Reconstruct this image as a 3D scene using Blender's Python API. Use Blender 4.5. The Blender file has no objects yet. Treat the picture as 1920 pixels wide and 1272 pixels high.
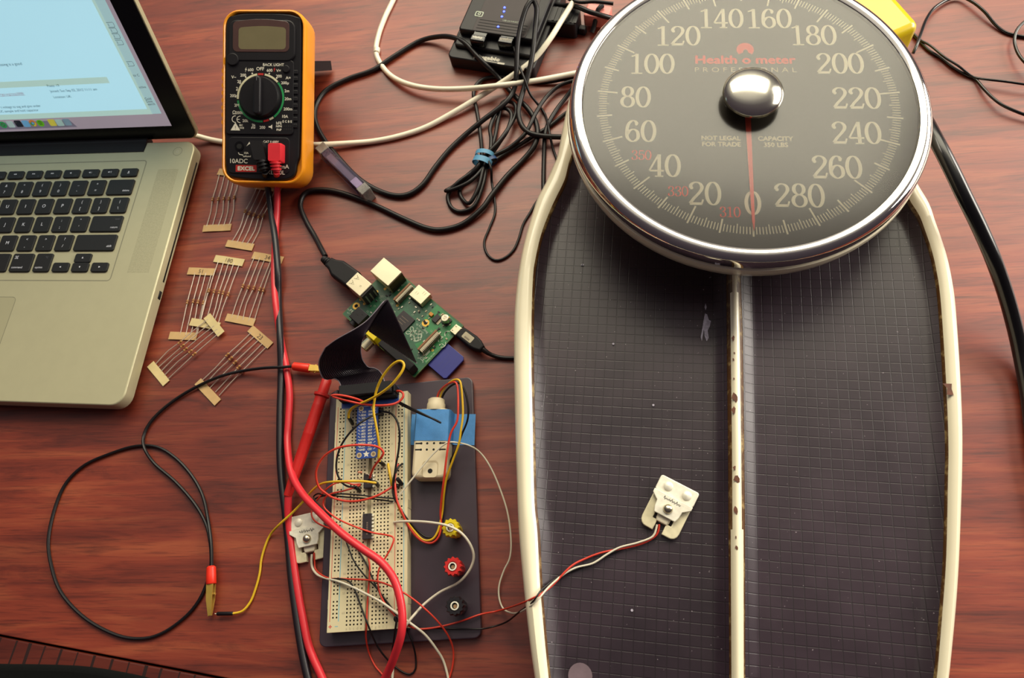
import bpy, math, random
import numpy as np
from mathutils import Matrix, Vector
random.seed(7)
SC = bpy.context.scene
COL = SC.collection
S = 0.001                      # every length below is in millimetres

# ------------------------------------------------------------------ camera
CAM_F, CAM_H = 1378.0, 522.36  # focal length in pixels of a 1920 px frame, height above the table in mm
def camera_axes():
    tx, rz, wr = .4147, -.3764, .36
    c, s = math.cos(tx), math.sin(tx)
    right, up, fwd = np.array([1, 0, 0.]), np.array([0, c, s]), np.array([0, s, -c])
    cr, sr = math.cos(rz), math.sin(rz)
    ua, va = cr*right + sr*up, sr*right - cr*up
    R = np.array([[math.cos(wr), -math.sin(wr), 0], [math.sin(wr), math.cos(wr), 0], [0, 0, 1]])
    return R@ua, R@va, R@fwd
UA, VA, FW = camera_axes()
cd = bpy.data.cameras.new('camera'); cam = bpy.data.objects.new('camera', cd); COL.objects.link(cam)
cd.sensor_width = 36; cd.lens = CAM_F/1920*36; cd.clip_start = .01; cd.clip_end = 50
cam.matrix_world = Matrix(((UA[0], -VA[0], -FW[0], 0), (UA[1], -VA[1], -FW[1], 0), (UA[2], -VA[2], -FW[2], CAM_H*S), (0, 0, 0, 1)))
cd.dof.use_dof = True; cd.dof.focus_distance = .53; cd.dof.aperture_fstop = cd.lens/1.9
SC.camera = cam
CO = np.array([0, 0, CAM_H])
def at(u, v, z=0):
    d = FW + UA*((u-960)/CAM_F) + VA*((v-636)/CAM_F)
    return CO + d*((z-CAM_H)/d[2])
def P(pts): return [at(*p) for p in pts]

# ------------------------------------------------------------------ light and exposure
SC.view_settings.view_transform = 'Standard'; SC.view_settings.look = 'None'
SC.view_settings.exposure = 0.25; SC.view_settings.gamma = 1.0; SC.view_settings.use_curve_mapping = False
def srgb(h):
    if isinstance(h, str): h = [int(h[i:i+2], 16)/255 for i in (0, 2, 4)]
    else: h = [x/255 for x in h]
    return tuple((x/12.92 if x <= .04045 else ((x+.055)/1.055)**2.4) for x in h)
W = bpy.data.worlds.new('room_light'); SC.world = W; W.use_nodes = True
wn = W.node_tree; bg = wn.nodes['Background']
tc = wn.nodes.new('ShaderNodeTexCoord'); dp = wn.nodes.new('ShaderNodeVectorMath'); dp.operation = 'DOT_PRODUCT'
dp.inputs[1].default_value = Vector((.04, .65, .76)).normalized()
mr = wn.nodes.new('ShaderNodeMapRange'); mr.inputs['From Min'].default_value = -.6; mr.inputs['From Max'].default_value = 1
rp = wn.nodes.new('ShaderNodeValToRGB')
rp.color_ramp.elements[0].color = (.05, .04, .05, 1); rp.color_ramp.elements[1].color = (1.1, 1.0, .86, 1)

for p_, c_ in ((.5, (.08, .062, .075)), (.76, (.12, .10, .11)), (.85, (.30, .27, .26)), (.93, (.82, .75, .66))):
    e = rp.color_ramp.elements.new(p_); e.color = (*c_, 1)
wn.links.new(tc.outputs['Generated'], dp.inputs[0]); wn.links.new(dp.outputs['Value'], mr.inputs['Value'])
wn.links.new(mr.outputs['Result'], rp.inputs['Fac']); wn.links.new(rp.outputs['Color'], bg.inputs['Color'])
bg.inputs['Strength'].default_value = .75
def area(name, loc, target, sx, sy, power, col):
    l = bpy.data.lights.new(name, 'AREA'); l.shape = 'RECTANGLE'; l.size = sx; l.size_y = sy; l.energy = power; l.color = col
    o = bpy.data.objects.new(name, l); COL.objects.link(o); o.location = loc
    o.rotation_euler = (Vector(target)-Vector(loc)).to_track_quat('-Z', 'Y').to_euler(); return o
area('window_light_right', (1.40, .72, .58), (.1, .25, 0), .9, .7, 27, (1.0, .93, .82))
area('window_light_back', (.25, 1.75, 1.60), (.1, .3, 0), 2.3, 1.15, 46, (1.0, .92, .70))

# ------------------------------------------------------------------ materials
def new_mat(name):
    m = bpy.data.materials.new(name); m.use_nodes = True
    return m, m.node_tree, m.node_tree.nodes['Principled BSDF']
def coords(nt, scale=(1, 1, 1), rot=0, kind='Object'):
    t = nt.nodes.new('ShaderNodeTexCoord'); mp = nt.nodes.new('ShaderNodeMapping')
    mp.inputs['Scale'].default_value = scale; mp.inputs['Rotation'].default_value = (0, 0, rot)
    nt.links.new(t.outputs[kind], mp.inputs['Vector']); return mp.outputs['Vector']
def noise(nt, vec, scale, detail=4, rough=.55, dist=0):
    n = nt.nodes.new('ShaderNodeTexNoise'); n.inputs['Scale'].default_value = scale; n.inputs['Detail'].default_value = detail
    n.inputs['Roughness'].default_value = rough; n.inputs['Distortion'].default_value = dist
    nt.links.new(vec, n.inputs['Vector']); return n.outputs['Fac']
def ramp(nt, fac, stops):
    r = nt.nodes.new('ShaderNodeValToRGB'); el = r.color_ramp.elements
    while len(el) < len(stops): el.new(.5)
    for i, (p, c) in enumerate(stops):
        el[i].position = p; el[i].color = (*c, 1) if len(c) == 3 else c
    nt.links.new(fac, r.inputs['Fac']); return r.outputs['Color']
def mixc(nt, fac, a, b, mode='MIX'):
    m = nt.nodes.new('ShaderNodeMix'); m.data_type = 'RGBA'; m.blend_type = mode
    for sock, v in ((m.inputs[0], fac), (m.inputs[6], a), (m.inputs[7], b)):
        if hasattr(v, 'node'): nt.links.new(v, sock)
        else: sock.default_value = v if not isinstance(v, tuple) or len(v) == 4 else (*v, 1)
    return m.outputs[2]
def bump(nt, b, h, strength, dist):
    n = nt.nodes.new('ShaderNodeBump'); n.inputs['Strength'].default_value = strength; n.inputs['Distance'].default_value = dist
    nt.links.new(h, n.inputs['Height']); nt.links.new(n.outputs['Normal'], b.inputs['Normal'])
MATS = {}
def mat(name, col, rough=.5, metal=0., var=.10, vscale=90, coat=0., spec=.5, emit=0., bmp=0.):
    if name in MATS: return MATS[name]
    m, nt, b = new_mat(name); c = srgb(col)
    v = coords(nt); f = noise(nt, v, vscale, 3)
    lo = tuple(x*(1-var) for x in c); hi = tuple(min(1, x*(1+var)) for x in c)
    cc = ramp(nt, f, [(.3, lo), (.7, hi)])
    nt.links.new(cc, b.inputs['Base Color'])
    b.inputs['Roughness'].default_value = rough; b.inputs['Metallic'].default_value = metal
    b.inputs['Specular IOR Level'].default_value = spec; b.inputs['Coat Weight'].default_value = coat
    b.inputs['Coat Roughness'].default_value = .08
    if emit: nt.links.new(cc, b.inputs['Emission Color']); b.inputs['Emission Strength'].default_value = emit
    if bmp: bump(nt, b, noise(nt, v, vscale*6, 2), bmp, .0004)
    MATS[name] = m; return m
def wood_mat(name, rot, dark, midc, light, rough=.36, along=5, across=75):
    m, nt, b = new_mat(name)
    v1 = coords(nt, (along, across, 8), rot); v2 = coords(nt, (along*4.5, across*9, 8), rot); v3 = coords(nt, (1.6, 8, 1), rot); v4 = coords(nt, (along*.7, across*.7, 8), rot)
    big = noise(nt, v3, 1.6, 3, .5, 1.2); g1 = noise(nt, v1, 1.0, 6, .6, .5); pores = noise(nt, v2, 1.0, 3, .6); dk = noise(nt, v4, 1.0, 6, .68, .9)
    c = ramp(nt, g1, [(.25, srgb(dark)), (.5, srgb(midc)), (.75, srgb(light))])
    c = mixc(nt, .6, c, ramp(nt, pores, [(.33, (.42, .36, .38)), (.47, (1, 1, 1))]), 'MULTIPLY')
    c = mixc(nt, .8, c, ramp(nt, dk, [(.34, (.42, .34, .36)), (.47, (1, 1, 1))]), 'MULTIPLY')
    c = mixc(nt, .9, c, ramp(nt, big, [(.32, (.70, .62, .62)), (.68, (1.22, 1.25, 1.18))]), 'MULTIPLY')
    nt.links.new(c, b.inputs['Base Color']); b.inputs['Roughness'].default_value = rough; b.inputs['Specular IOR Level'].default_value = .8
    bump(nt, b, pores, .12, .0003)
    MATS[name] = m; return m
WOOD = wood_mat('rosewood_veneer', math.radians(3), '621f12', '7f301c', '984b2d', rough=.44, along=8, across=85)
WOOD2 = wood_mat('cross_banded_veneer', math.radians(10+90), '3e120b', '561d11', '66291a', along=5, across=40)
def mat_rust(name, base, rust, amount, scale):
    m, nt, b = new_mat(name); v = coords(nt)
    f = noise(nt, v, scale, 6, .7); r2 = noise(nt, v, scale*.25, 3)
    c = mixc(nt, ramp(nt, f, [(amount-.07, (0, 0, 0)), (amount+.07, (1, 1, 1))]), srgb(rust), srgb(base))
    c = mixc(nt, .25, c, ramp(nt, r2, [(.3, (.55, .5, .4)), (.7, (1, 1, 1))]), 'MULTIPLY')
    nt.links.new(c, b.inputs['Base Color']); b.inputs['Roughness'].default_value = .35
    b.inputs['Coat Weight'].default_value = .3; MATS[name] = m; return m
CREAM = mat('cream_enamel', 'f1e8cb', .28, var=.03, vscale=25, coat=.5)
RUST = mat_rust('rusted_enamel_edge', 'a98f5c', '5e3d1c', .58, 120)
RUSTY = mat('bare_rust', '5e3320', .7, var=.35, vscale=300)
def tread_mat():
    m, nt, b = new_mat('rubber_tread')
    v = coords(nt, (1, 1, 1), 0)
    br = nt.nodes.new('ShaderNodeTexBrick'); br.offset = 0; br.squash = 1
    for k, x in (('Scale', 1.0), ('Mortar Size', .00042), ('Mortar Smooth', .55), ('Brick Width', .0066), ('Row Height', .0066)): br.inputs[k].default_value = x
    br.inputs['Color1'].default_value = br.inputs['Color2'].default_value = (1, 1, 1, 1); br.inputs['Mortar'].default_value = (0, 0, 0, 1)
    nt.links.new(v, br.inputs['Vector'])
    lint = ramp(nt, noise(nt, v, 620, 2, .5), [(.735, (0, 0, 0)), (.77, (1, 1, 1))])
    wear = noise(nt, v, 14, 5, .6)
    c = ramp(nt, wear, [(.3, srgb('21171f')), (.7, srgb('33242f'))])
    c = mixc(nt, mixc(nt, .75, (1, 1, 1, 1), br.outputs['Color'], 'MULTIPLY'), tuple(x*.55 for x in srgb('2a2026')), c)
    c = mixc(nt, lint, c, srgb('8d8288'))
    nt.links.new(c, b.inputs['Base Color'])
    rr = ramp(nt, wear, [(.3, (.30,)*3), (.7, (.44,)*3)]); nt.links.new(rr, b.inputs['Roughness'])
    bump(nt, b, br.outputs['Color'], .24, .0006); return m
TREAD = tread_mat()
CHROME = mat('chrome', 'dcd8d0', .06, 1, var=.03)
STEEL = mat('satin_steel', 'cfc7b0', .3, 1, var=.06)
TIN = mat('tinned_metal', 'd9cfb2', .38, .75, var=.05)
NICKEL = mat('nickel_plate', 'efead8', .38, .15, var=.12, vscale=220)
BRASS = mat('gold_plate', 'dcb85a', .3, .6, var=.1)
ALU = mat('brushed_aluminium', 'bfba98', .42, .3, var=.02, bmp=.02)
ALU_D = mat('aluminium_shadow_line', '8e8a74', .5, .3, var=.03)
BLK = mat('black_plastic', '110f14', .45, var=.12, spec=.35)
BLK_M = mat('matt_black_plastic', '110e12', .6, var=.15, spec=.35)
BLK_G = mat('gloss_black', '060607', .2, var=.02)
BLK_R = mat('black_rubber_cable', '0e0a0d', .42, var=.15, vscale=150, spec=.4)
BLK_T = mat('purple_black_jacket', '1a141c', .38, var=.1)
HOLE = mat('hole_black', '0b090a', .8)
KEY = mat('key_black', '080709', .6, var=.08)
KEYW = mat('key_legend_white', 'cfcfd6', .5, emit=.12)
KEYG = mat('key_legend_grey', '55555e', .6)
GREY = mat('grey_plastic', '8d8677', .5)
WHT = mat('white_print', 'd9d4c3', .6, var=.02)
WHT_C = mat('white_cable_jacket', 'efe8d2', .35, var=.03)
WHT_W = mat('white_wire_jacket', 'd9d2bd', .4, var=.04)
RED_W = mat('red_wire_jacket', 'cf3a28', .4, var=.06)
RED_L = mat('red_lead_silicone', 'd9303a', .35, var=.05)
RED_P = mat('red_plastic', 'c4231f', .35, var=.05)
RED_B = mat('red_clip_boot', 'e8301a', .4, var=.05)
YEL_W = mat('yellow_wire_jacket', 'd9b022', .4, var=.05)
YEL_P = mat('yellow_plastic', 'dcc311', .35, var=.05)
ORG = mat('orange_yellow_rubber', 'f29a1c', .38, var=.04, coat=.2)
LCD = mat('lcd_glass', '6d654a', .25, var=.04)
LCDB = mat('lcd_surround', '4a3431', .25, var=.05)
GRN_A = mat('green_dial_print', '1f8a4c', .5)
CRM_P = mat('cream_dial_print', 'cfcaa8', .5)
RED_D = mat('red_dial_print', 'b5241d', .5)
PCB = mat('green_circuit_board', '255a3d', .38, var=.22, vscale=140, coat=.3)
PCB_L = mat('bright_green_copper_pour', '2f7f48', .38, var=.1, vscale=140)
PCB_E = mat('board_edge', '59702f', .6)
SILK = mat('silkscreen_white', 'b9c4ae', .6, var=.05)
CHIP = mat('chip_epoxy', '241d22', .5, var=.1)
CHIP_T = mat('chip_marking', '6b5c50', .6)
SOLDER = mat('solder', 'b9b3a3', .3, .8)
GOLDP = mat('gold_pad', 'd9ac4a', .35, .5)
BRN_F = mat('brown_flex_latch', '8a5a36', .45)
BEIGE = mat('beige_connector', 'b7ac90', .5)
TAN = mat('tantalum_orange', 'd18a2a', .4)
SDB = mat('blue_card_plastic', '2b2f86', .42, var=.04)
SDP = mat('blue_card_print', '3d3f6c', .5)
BBW = mat('breadboard_white', 'd8cca6', .5, var=.03, vscale=30)
BBG = mat('breadboard_groove', 'b9ae8c', .6)
BB_R = mat('rail_red_print', 'cf5a4c', .6)
BB_B = mat('rail_blue_print', '79b4c4', .6)
BB_T = mat('breadboard_print', 'a69b80', .6)
PLATE = mat('black_anodised_plate', '3a2d38', .33, var=.06, vscale=60, spec=.6)
COB = mat('blue_circuit_board', '24458f', .4, var=.1)
COB_E = mat('blue_board_edge', 'a9b7cf', .5)
SENS = mat('ivory_plastic', 'ddcfae', .45, var=.03)
TAPE = mat('blue_painters_tape', '4d8fcf', .65, var=.08, vscale=200, bmp=.25)
PAPER = mat('manila_tape', 'c9a673', .75, var=.07, vscale=120)
PAPER2 = mat('pale_manila_tape', 'd6c28d', .75, var=.06, vscale=120)
PENCIL = mat('pencil_mark', '6d5a45', .8)
LEAD = mat('resistor_lead', 'cdbfae', .4, .4)
RESB = mat('resistor_body', 'b07f4a', .5, var=.1)
RESK = mat('resistor_bands', '70381f', .5)
INK = mat('black_ink', '17161c', .6)
BLT = mat('blue_silicone_tie', '5d9fc8', .5, var=.05)
BLT_D = mat('dark_blue_tie_print', '2a4a7a', .5)
PINK = mat('pink_plug_plastic', 'e0857c', .4)
YELBOX = mat('yellow_case', 'cbb404', .3, var=.03, coat=.3)
BLKCLOTH = mat('black_cloth', '040606', .95, spec=.2, var=.3, vscale=400)
GLUE = mat('white_epoxy', 'e3d9c0', .55, var=.04)
LOADW = mat('white_coated_steel', 'd9d0ae', .42, .1, var=.1, vscale=260)
LED_B = mat('blue_led', '2c3cff', .3, emit=9)
LED_R = mat('red_led', 'ff4a10', .3, emit=7)
SCR = mat('screen_window', 'a9d7e4', .4, var=.015, vscale=8, emit=.78)
SCR2 = mat('screen_window_pale', 'a9cfd2', .4, var=.015, vscale=8, emit=.55)
SCRG = mat('screen_window_border', 'b2d4ca', .4, var=.01, emit=.62)
SCRW = mat('screen_wallpaper', 'b6a9b4', .4, var=.05, vscale=12, emit=.4)
SCRT = mat('screen_text', '53707a', .5, emit=.1)
SCRP = mat('screen_link', 'b98a94', .5, emit=.3)
SCRD = mat('screen_dock', '8f8a9c', .5, emit=.3)
ICON = [mat('icon_'+n, c, .5, emit=.45) for n, c in (('green', '2f9a57'), ('pale', 'a9c2bd'), ('dark', '20262e'), ('blue', '6aa6cc'), ('red', 'c9803f'), ('lime', '62b01e'), ('pear', 'c9c04a'), ('paper', 'a9c9c0'), ('bin', '7d9aa8'))]
def glass_mat(name, tint, rough, haze, hazecol, fres=1.5, extra=.0):
    m = bpy.data.materials.new(name); m.use_nodes = True; nt = m.node_tree; nt.nodes.clear()
    out = nt.nodes.new('ShaderNodeOutputMaterial'); tr = nt.nodes.new('ShaderNodeBsdfTransparent'); gl = nt.nodes.new('ShaderNodeBsdfGlossy')
    df = nt.nodes.new('ShaderNodeBsdfDiffuse'); fr = nt.nodes.new('ShaderNodeFresnel'); fr.inputs['IOR'].default_value = fres
    tr.inputs['Color'].default_value = (*tint, 1); gl.inputs['Roughness'].default_value = rough; df.inputs['Color'].default_value = (*srgb(hazecol), 1)
    v = coords(nt); f = noise(nt, v, 38, 5, .62); hz = ramp(nt, f, [(.35, (haze*.5,)*3), (.75, (haze*1.6,)*3)])
    m1 = nt.nodes.new('ShaderNodeMixShader'); m2 = nt.nodes.new('ShaderNodeMixShader')
    ad = nt.nodes.new('ShaderNodeMath'); ad.operation = 'ADD'; ad.inputs[1].default_value = extra; nt.links.new(fr.outputs[0], ad.inputs[0])
    nt.links.new(hz, m1.inputs[0]); nt.links.new(tr.outputs[0], m1.inputs[1]); nt.links.new(df.outputs[0], m1.inputs[2])
    nt.links.new(ad.outputs[0], m2.inputs[0]); nt.links.new(m1.outputs[0], m2.inputs[1]); nt.links.new(gl.outputs[0], m2.inputs[2])
    nt.links.new(m2.outputs[0], out.inputs['Surface']); MATS[name] = m; return m
GLASS = glass_mat('dusty_dial_glass', (.985, .98, .96), .2, .02, 'b0a690', extra=.012)
CLEARP = glass_mat('clear_violet_plastic', (.70, .62, .86), .08, .10, '8f86b8')
CLEARW = glass_mat('clear_plastic_end', (.85, .84, .86), .1, .45, 'b5b0a8')
FACE = mat('dial_face_black', '453d37', .55, var=.08, vscale=18)
FACEW = mat('dial_print_cream', 'fbf2d2', .6, var=.02)
FACER = mat('dial_print_red', 'ff4326', .6)
PTR = mat('pointer_red', 'ff3c22', .45)

# ------------------------------------------------------------------ glyph outlines from the built-in font
def load_glyphs():
    chars = [chr(i) for i in range(33, 127)] + ['Ω', 'µ']
    objs = []
    def fo(body):
        c = bpy.data.curves.new('glyph', 'FONT'); c.body = body; c.resolution_u = 3
        o = bpy.data.objects.new('glyph', c); COL.objects.link(o); return o
    base = fo('||')
    for ch in chars: objs.append((ch, fo(ch), fo('|'+ch+'|')))
    bpy.context.view_layer.update()
    dg = bpy.context.evaluated_depsgraph_get()
    def grab(o):
        me = o.evaluated_get(dg).to_mesh()
        vs = [(v.co.x, v.co.y) for v in me.vertices]; fs = [tuple(p.vertices) for p in me.polygons]
        o.evaluated_get(dg).to_mesh_clear(); return vs, fs
    bv, _ = grab(base); bw = max(x for x, y in bv)
    G = {}
    for ch, o, o2 in objs:
        vs, fs = grab(o); v2, _ = grab(o2)
        G[ch] = (vs, fs, max(x for x, y in v2)-bw)
    for o in [base]+[x for t in objs for x in t[1:]]:
        c = o.data; bpy.data.objects.remove(o); bpy.data.curves.remove(c)
    cap = max(y for x, y in G['H'][0])
    G = {k: ([(x/cap, y/cap) for x, y in v], f, a/cap) for k, (v, f, a) in G.items()}
    G[' '] = ([], [], .42); return G
GL = load_glyphs()
def text_width(s): return sum(GL.get(c, GL[' '])[2] for c in s)

# ------------------------------------------------------------------ mesh builder
def crom(pts, step=4.0, closed=False):
    pts = [np.array(p, float) for p in pts]; n = len(pts); out = []
    for i in range(n if closed else n-1):
        g = (lambda k: pts[k % n]) if closed else (lambda k: pts[min(max(k, 0), n-1)])
        p0, p1, p2, p3 = g(i-1), g(i), g(i+1), g(i+2)
        m = max(2, int(np.linalg.norm(p2-p1)/step))
        for k in range(m):
            t = k/m; out.append(.5*((2*p1)+(p2-p0)*t+(2*p0-5*p1+4*p2-p3)*t*t+(3*p1-p0-3*p2+p3)*t**3))
    if not closed: out.append(pts[-1])
    return out
def rrect(x0, x1, y0, y1, r, n=4):
    r = min(r, (x1-x0)/2-1e-4, (y1-y0)/2-1e-4)
    if r <= 0: return [(x0, y0), (x1, y0), (x1, y1), (x0, y1)]
    o = []
    for cx, cy, a0 in ((x1-r, y0+r, -90), (x1-r, y1-r, 0), (x0+r, y1-r, 90), (x0+r, y0+r, 180)):
        for k in range(n+1):
            a = math.radians(a0+90*k/n); o.append((cx+r*math.cos(a), cy+r*math.sin(a)))
    return o
def circ(x, y, r, n=20): return [(x+r*math.cos(2*math.pi*k/n), y+r*math.sin(2*math.pi*k/n)) for k in range(n)]
def inset(pts, d):
    n = len(pts); o = []
    for i in range(n):
        p0, p1, p2 = (np.array(pts[(i+k) % n]) for k in (-1, 0, 1))
        a, b = p1-p0, p2-p1; la, lb = np.linalg.norm(a), np.linalg.norm(b)
        if la < 1e-9 or lb < 1e-9: o.append(tuple(p1)); continue
        na, nb = np.array([-a[1], a[0]])/la, np.array([-b[1], b[0]])/lb
        m = na+nb; k = max(.35, 1+na@nb); o.append(tuple(p1+m*d/k))
    return o
def ccw(pts):
    a = sum(pts[i-1][0]*pts[i][1]-pts[i][0]*pts[i-1][1] for i in range(len(pts)))
    return list(pts) if a > 0 else list(reversed(pts))
class MB:
    def __init__(self, m=None): self.v = []; self.f = []; self.mi = []; self.mats = []; self.fl = set(); self.T = Matrix(); self.cur = 0; self.use(m or BLK)
    def use(self, m):
        if m not in self.mats: self.mats.append(m)
        self.cur = self.mats.index(m); return self
    def put(self, loc=(0, 0, 0), rz=0, rx=0, ry=0):
        self.T = Matrix.Translation(Vector(loc)) @ Matrix.Rotation(rz, 4, 'Z') @ Matrix.Rotation(ry, 4, 'Y') @ Matrix.Rotation(rx, 4, 'X'); return self
    def axis(self, loc, d, roll=0):
        q = Vector(d).normalized().to_track_quat('Z', 'Y').to_matrix().to_4x4()
        self.T = Matrix.Translation(Vector(loc)) @ q @ Matrix.Rotation(roll, 4, 'Z'); return self
    def home(self): self.T = Matrix(); return self
    def add(self, vs, fs):
        b = len(self.v); T = self.T
        for p in vs: self.v.append(tuple(T @ Vector((float(p[0]), float(p[1]), float(p[2])))))
        for f in fs: self.f.append(tuple(b+i for i in f)); self.mi.append(self.cur)
        return self
    def rings(self, rings, closed=True, cap0=True, cap1=True):
        n = len(rings[0]); vs = [p for r in rings for p in r]; fs = []
        for i in range(len(rings)-1):
            for k in range(n if closed else n-1):
                a, b = i*n+k, i*n+(k+1) % n; fs.append((a, b, b+n, a+n))
        if closed and cap0: self.fl.add(len(self.f)+len(fs)); fs.append(tuple(range(n-1, -1, -1)))
        if closed and cap1: self.fl.add(len(self.f)+len(fs)); fs.append(tuple((len(rings)-1)*n+k for k in range(n)))
        return self.add(vs, fs)
    def prism(self, pts, z0, z1, ch=0, seg=2, chb=0):
        pts = ccw(pts); R = []
        if chb: R.append([(x, y, z0) for x, y in inset(pts, chb)]); R.append([(x, y, z0+chb) for x, y in pts])
        else: R.append([(x, y, z0) for x, y in pts])
        if ch:
            for k in range(seg+1):
                a = math.pi/2*k/seg; q = inset(pts, ch*(1-math.cos(a))) if k else pts
                R.append([(x, y, z1-ch*(1-math.sin(a))) for x, y in q])
        else: R.append([(x, y, z1) for x, y in pts])
        return self.rings(R)
    def box(self, x0, x1, y0, y1, z0, z1, r=0, ch=0, seg=2, chb=0): return self.prism(rrect(x0, x1, y0, y1, r), z0, z1, ch, seg, chb)
    def flat(self, pts, z):
        pts = ccw(pts); return self.add([(x, y, z) for x, y in pts], [tuple(range(len(pts)))])
    def quad(self, a, b, c, d): return self.add([a, b, c, d], [(0, 1, 2, 3)])
    def lathe(self, prof, n=40, loc=(0, 0), cap0=False, cap1=False, a0=0, a1=360):
        full = abs(a1-a0) >= 360; m = n if full else n+1; R = []
        for r, z in prof: R.append([(loc[0]+r*math.cos(math.radians(a0+(a1-a0)*k/n)), loc[1]+r*math.sin(math.radians(a0+(a1-a0)*k/n)), z) for k in range(m)])
        return self.rings(R, full, cap0, cap1)
    def cyl(self, x, y, r, z0, z1, n=20, ch=0):
        pr = [(r, z0), (r, z1-ch)] + ([(r-ch*.3, z1-ch*.3), (r-ch, z1)] if ch else [(r, z1)])
        return self.lathe(pr, n, (x, y), True, True)
    def ring(self, x, y, r0, r1, z, n=20, a0=0, a1=360): return self.lathe([(r1, z), (r0, z)], n, (x, y), a0=a0, a1=a1)
    def tube(self, pts, r, n=8, smooth=True, step=3.5, taper=None):
        p = crom(pts, step) if smooth else [np.array(q, float) for q in pts]
        q = [p[0]]
        for x in p[1:]:
            if np.linalg.norm(x-q[-1]) > 1e-4: q.append(x)
        p = q; N = len(p); t = [p[min(i+1, N-1)]-p[max(i-1, 0)] for i in range(N)]; t = [x/max(np.linalg.norm(x), 1e-9) for x in t]
        u = np.cross(t[0], [0, 0, 1.]); u = u if np.linalg.norm(u) > 1e-3 else np.cross(t[0], [1., 0, 0]); u /= np.linalg.norm(u); R = []
        for i in range(N):
            u = u-t[i]*(u@t[i]); u /= max(np.linalg.norm(u), 1e-9); w = np.cross(t[i], u); rr = r*(taper(i/(N-1)) if taper else 1)
            R.append([p[i]+rr*(math.cos(2*math.pi*k/n)*u+math.sin(2*math.pi*k/n)*w) for k in range(n)])
        return self.rings(R)
    def stroke(self, pts, w, z, smooth=False, step=.6, closed=False):
        pts = [np.array(p, float)[:2] for p in pts]
        if smooth: pts = crom(pts, step, closed)
        n = len(pts); L = []; R = []
        for i in range(n):
            a = pts[(i-1) % n] if closed else pts[max(i-1, 0)]; b = pts[(i+1) % n] if closed else pts[min(i+1, n-1)]
            d = b-a; d = d/max(np.linalg.norm(d), 1e-9); nn = np.array([-d[1], d[0]]); ww = w(d, i/max(n-1, 1)) if callable(w) else w
            L.append((*(pts[i]+nn*ww/2), z)); R.append((*(pts[i]-nn*ww/2), z))
        fs = [(i, n+i, n+(i+1) % n, (i+1) % n) for i in range(n if closed else n-1)]
        return self.add(L+R, fs)
    def text(self, s, x, y, z, size, rot=0, al='C', sx=1, bold=0, width=None):
        w = text_width(s)
        if width: sx = width/(w*size)
        c, sn = math.cos(rot), math.sin(rot); ox = {'C': -w/2, 'L': 0, 'R': -w}[al]
        for nb, (dx, dy) in enumerate(((0, 0),) if not bold else ((-bold, 0), (bold, 0), (0, bold), (0, -bold))):
            px = ox
            for ch in s:
                vs, fs, adv = GL.get(ch, GL[' '])
                q = [((px+a)*size*sx+dx, (b-.5)*size+dy) for a, b in vs]
                if q: self.add([(x+c*a-sn*b, y+sn*a+c*b, z+nb*.008) for a, b in q], fs)
                px += adv
        return self
    def build(self, name, parent=None, world=False, frame=None):
        inv = Matrix()
        if world and parent is not None:
            q = parent
            while q.name not in FR: q = q.parent
            inv = FR[q.name].inverted()
        vs = [inv @ Vector(p) for p in self.v]; loc = Vector((0, 0, 0))
        if parent is None:
            A = np.array([tuple(p) for p in vs]); lo, hi = A.min(0), A.max(0); loc = Vector(((lo[0]+hi[0])/2, (lo[1]+hi[1])/2, lo[2]))
            vs = [p-loc for p in vs]
        me = bpy.data.meshes.new(name); me.from_pydata([tuple(p*S) for p in vs], [], self.f)
        for m in self.mats: me.materials.append(m)
        me.polygons.foreach_set('material_index', self.mi); me.polygons.foreach_set('use_smooth', [True]*len(self.f))
        me.update(); me.set_sharp_from_angle(angle=math.radians(38)); me.polygons.foreach_set('use_smooth', [k not in self.fl for k in range(len(self.f))]); me.update()
        o = bpy.data.objects.new(name, me); COL.objects.link(o)
        if parent is not None: o.parent = parent
        o.location = loc*S; return o
FR = {}
def tag(o, label=None, cat=None, group=None, kind=None):
    for k, v in (('label', label), ('category', cat), ('group', group), ('kind', kind)):
        if v: o[k] = v
    return o
def thing(name, label, cat, M=None, group=None):
    o = bpy.data.objects.new(name, None); COL.objects.link(o); o.empty_display_size = .01
    M = M or Matrix(); L = M.copy(); L.translation = M.translation*S; o.matrix_world = L
    FR[o.name] = M; return tag(o, label, cat, group)
class Frame:
    def __init__(self, x, y, z, yaw=0, rx=0, ry=0):
        self.M = Matrix.Translation((x, y, z)) @ Matrix.Rotation(yaw, 4, 'Z') @ Matrix.Rotation(rx, 4, 'X') @ Matrix.Rotation(ry, 4, 'Y')
        self.A = np.array(self.M)
    def px(self, u, v, h=0):
        d = FW + UA*((u-960)/CAM_F) + VA*((v-636)/CAM_F); R, t = self.A[:3, :3], self.A[:3, 3]
        n = R[:, 2]; o = t+n*h; k = ((o-CO)@n)/(d@n); q = R.T@(CO+k*d-t); return float(q[0]), float(q[1])
    def loc(self, p): return self.A[:3, :3].T@(np.array(p)-self.A[:3, 3])
    def world(self, p): return self.A[:3, :3]@np.array(p, float)+self.A[:3, 3]

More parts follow.
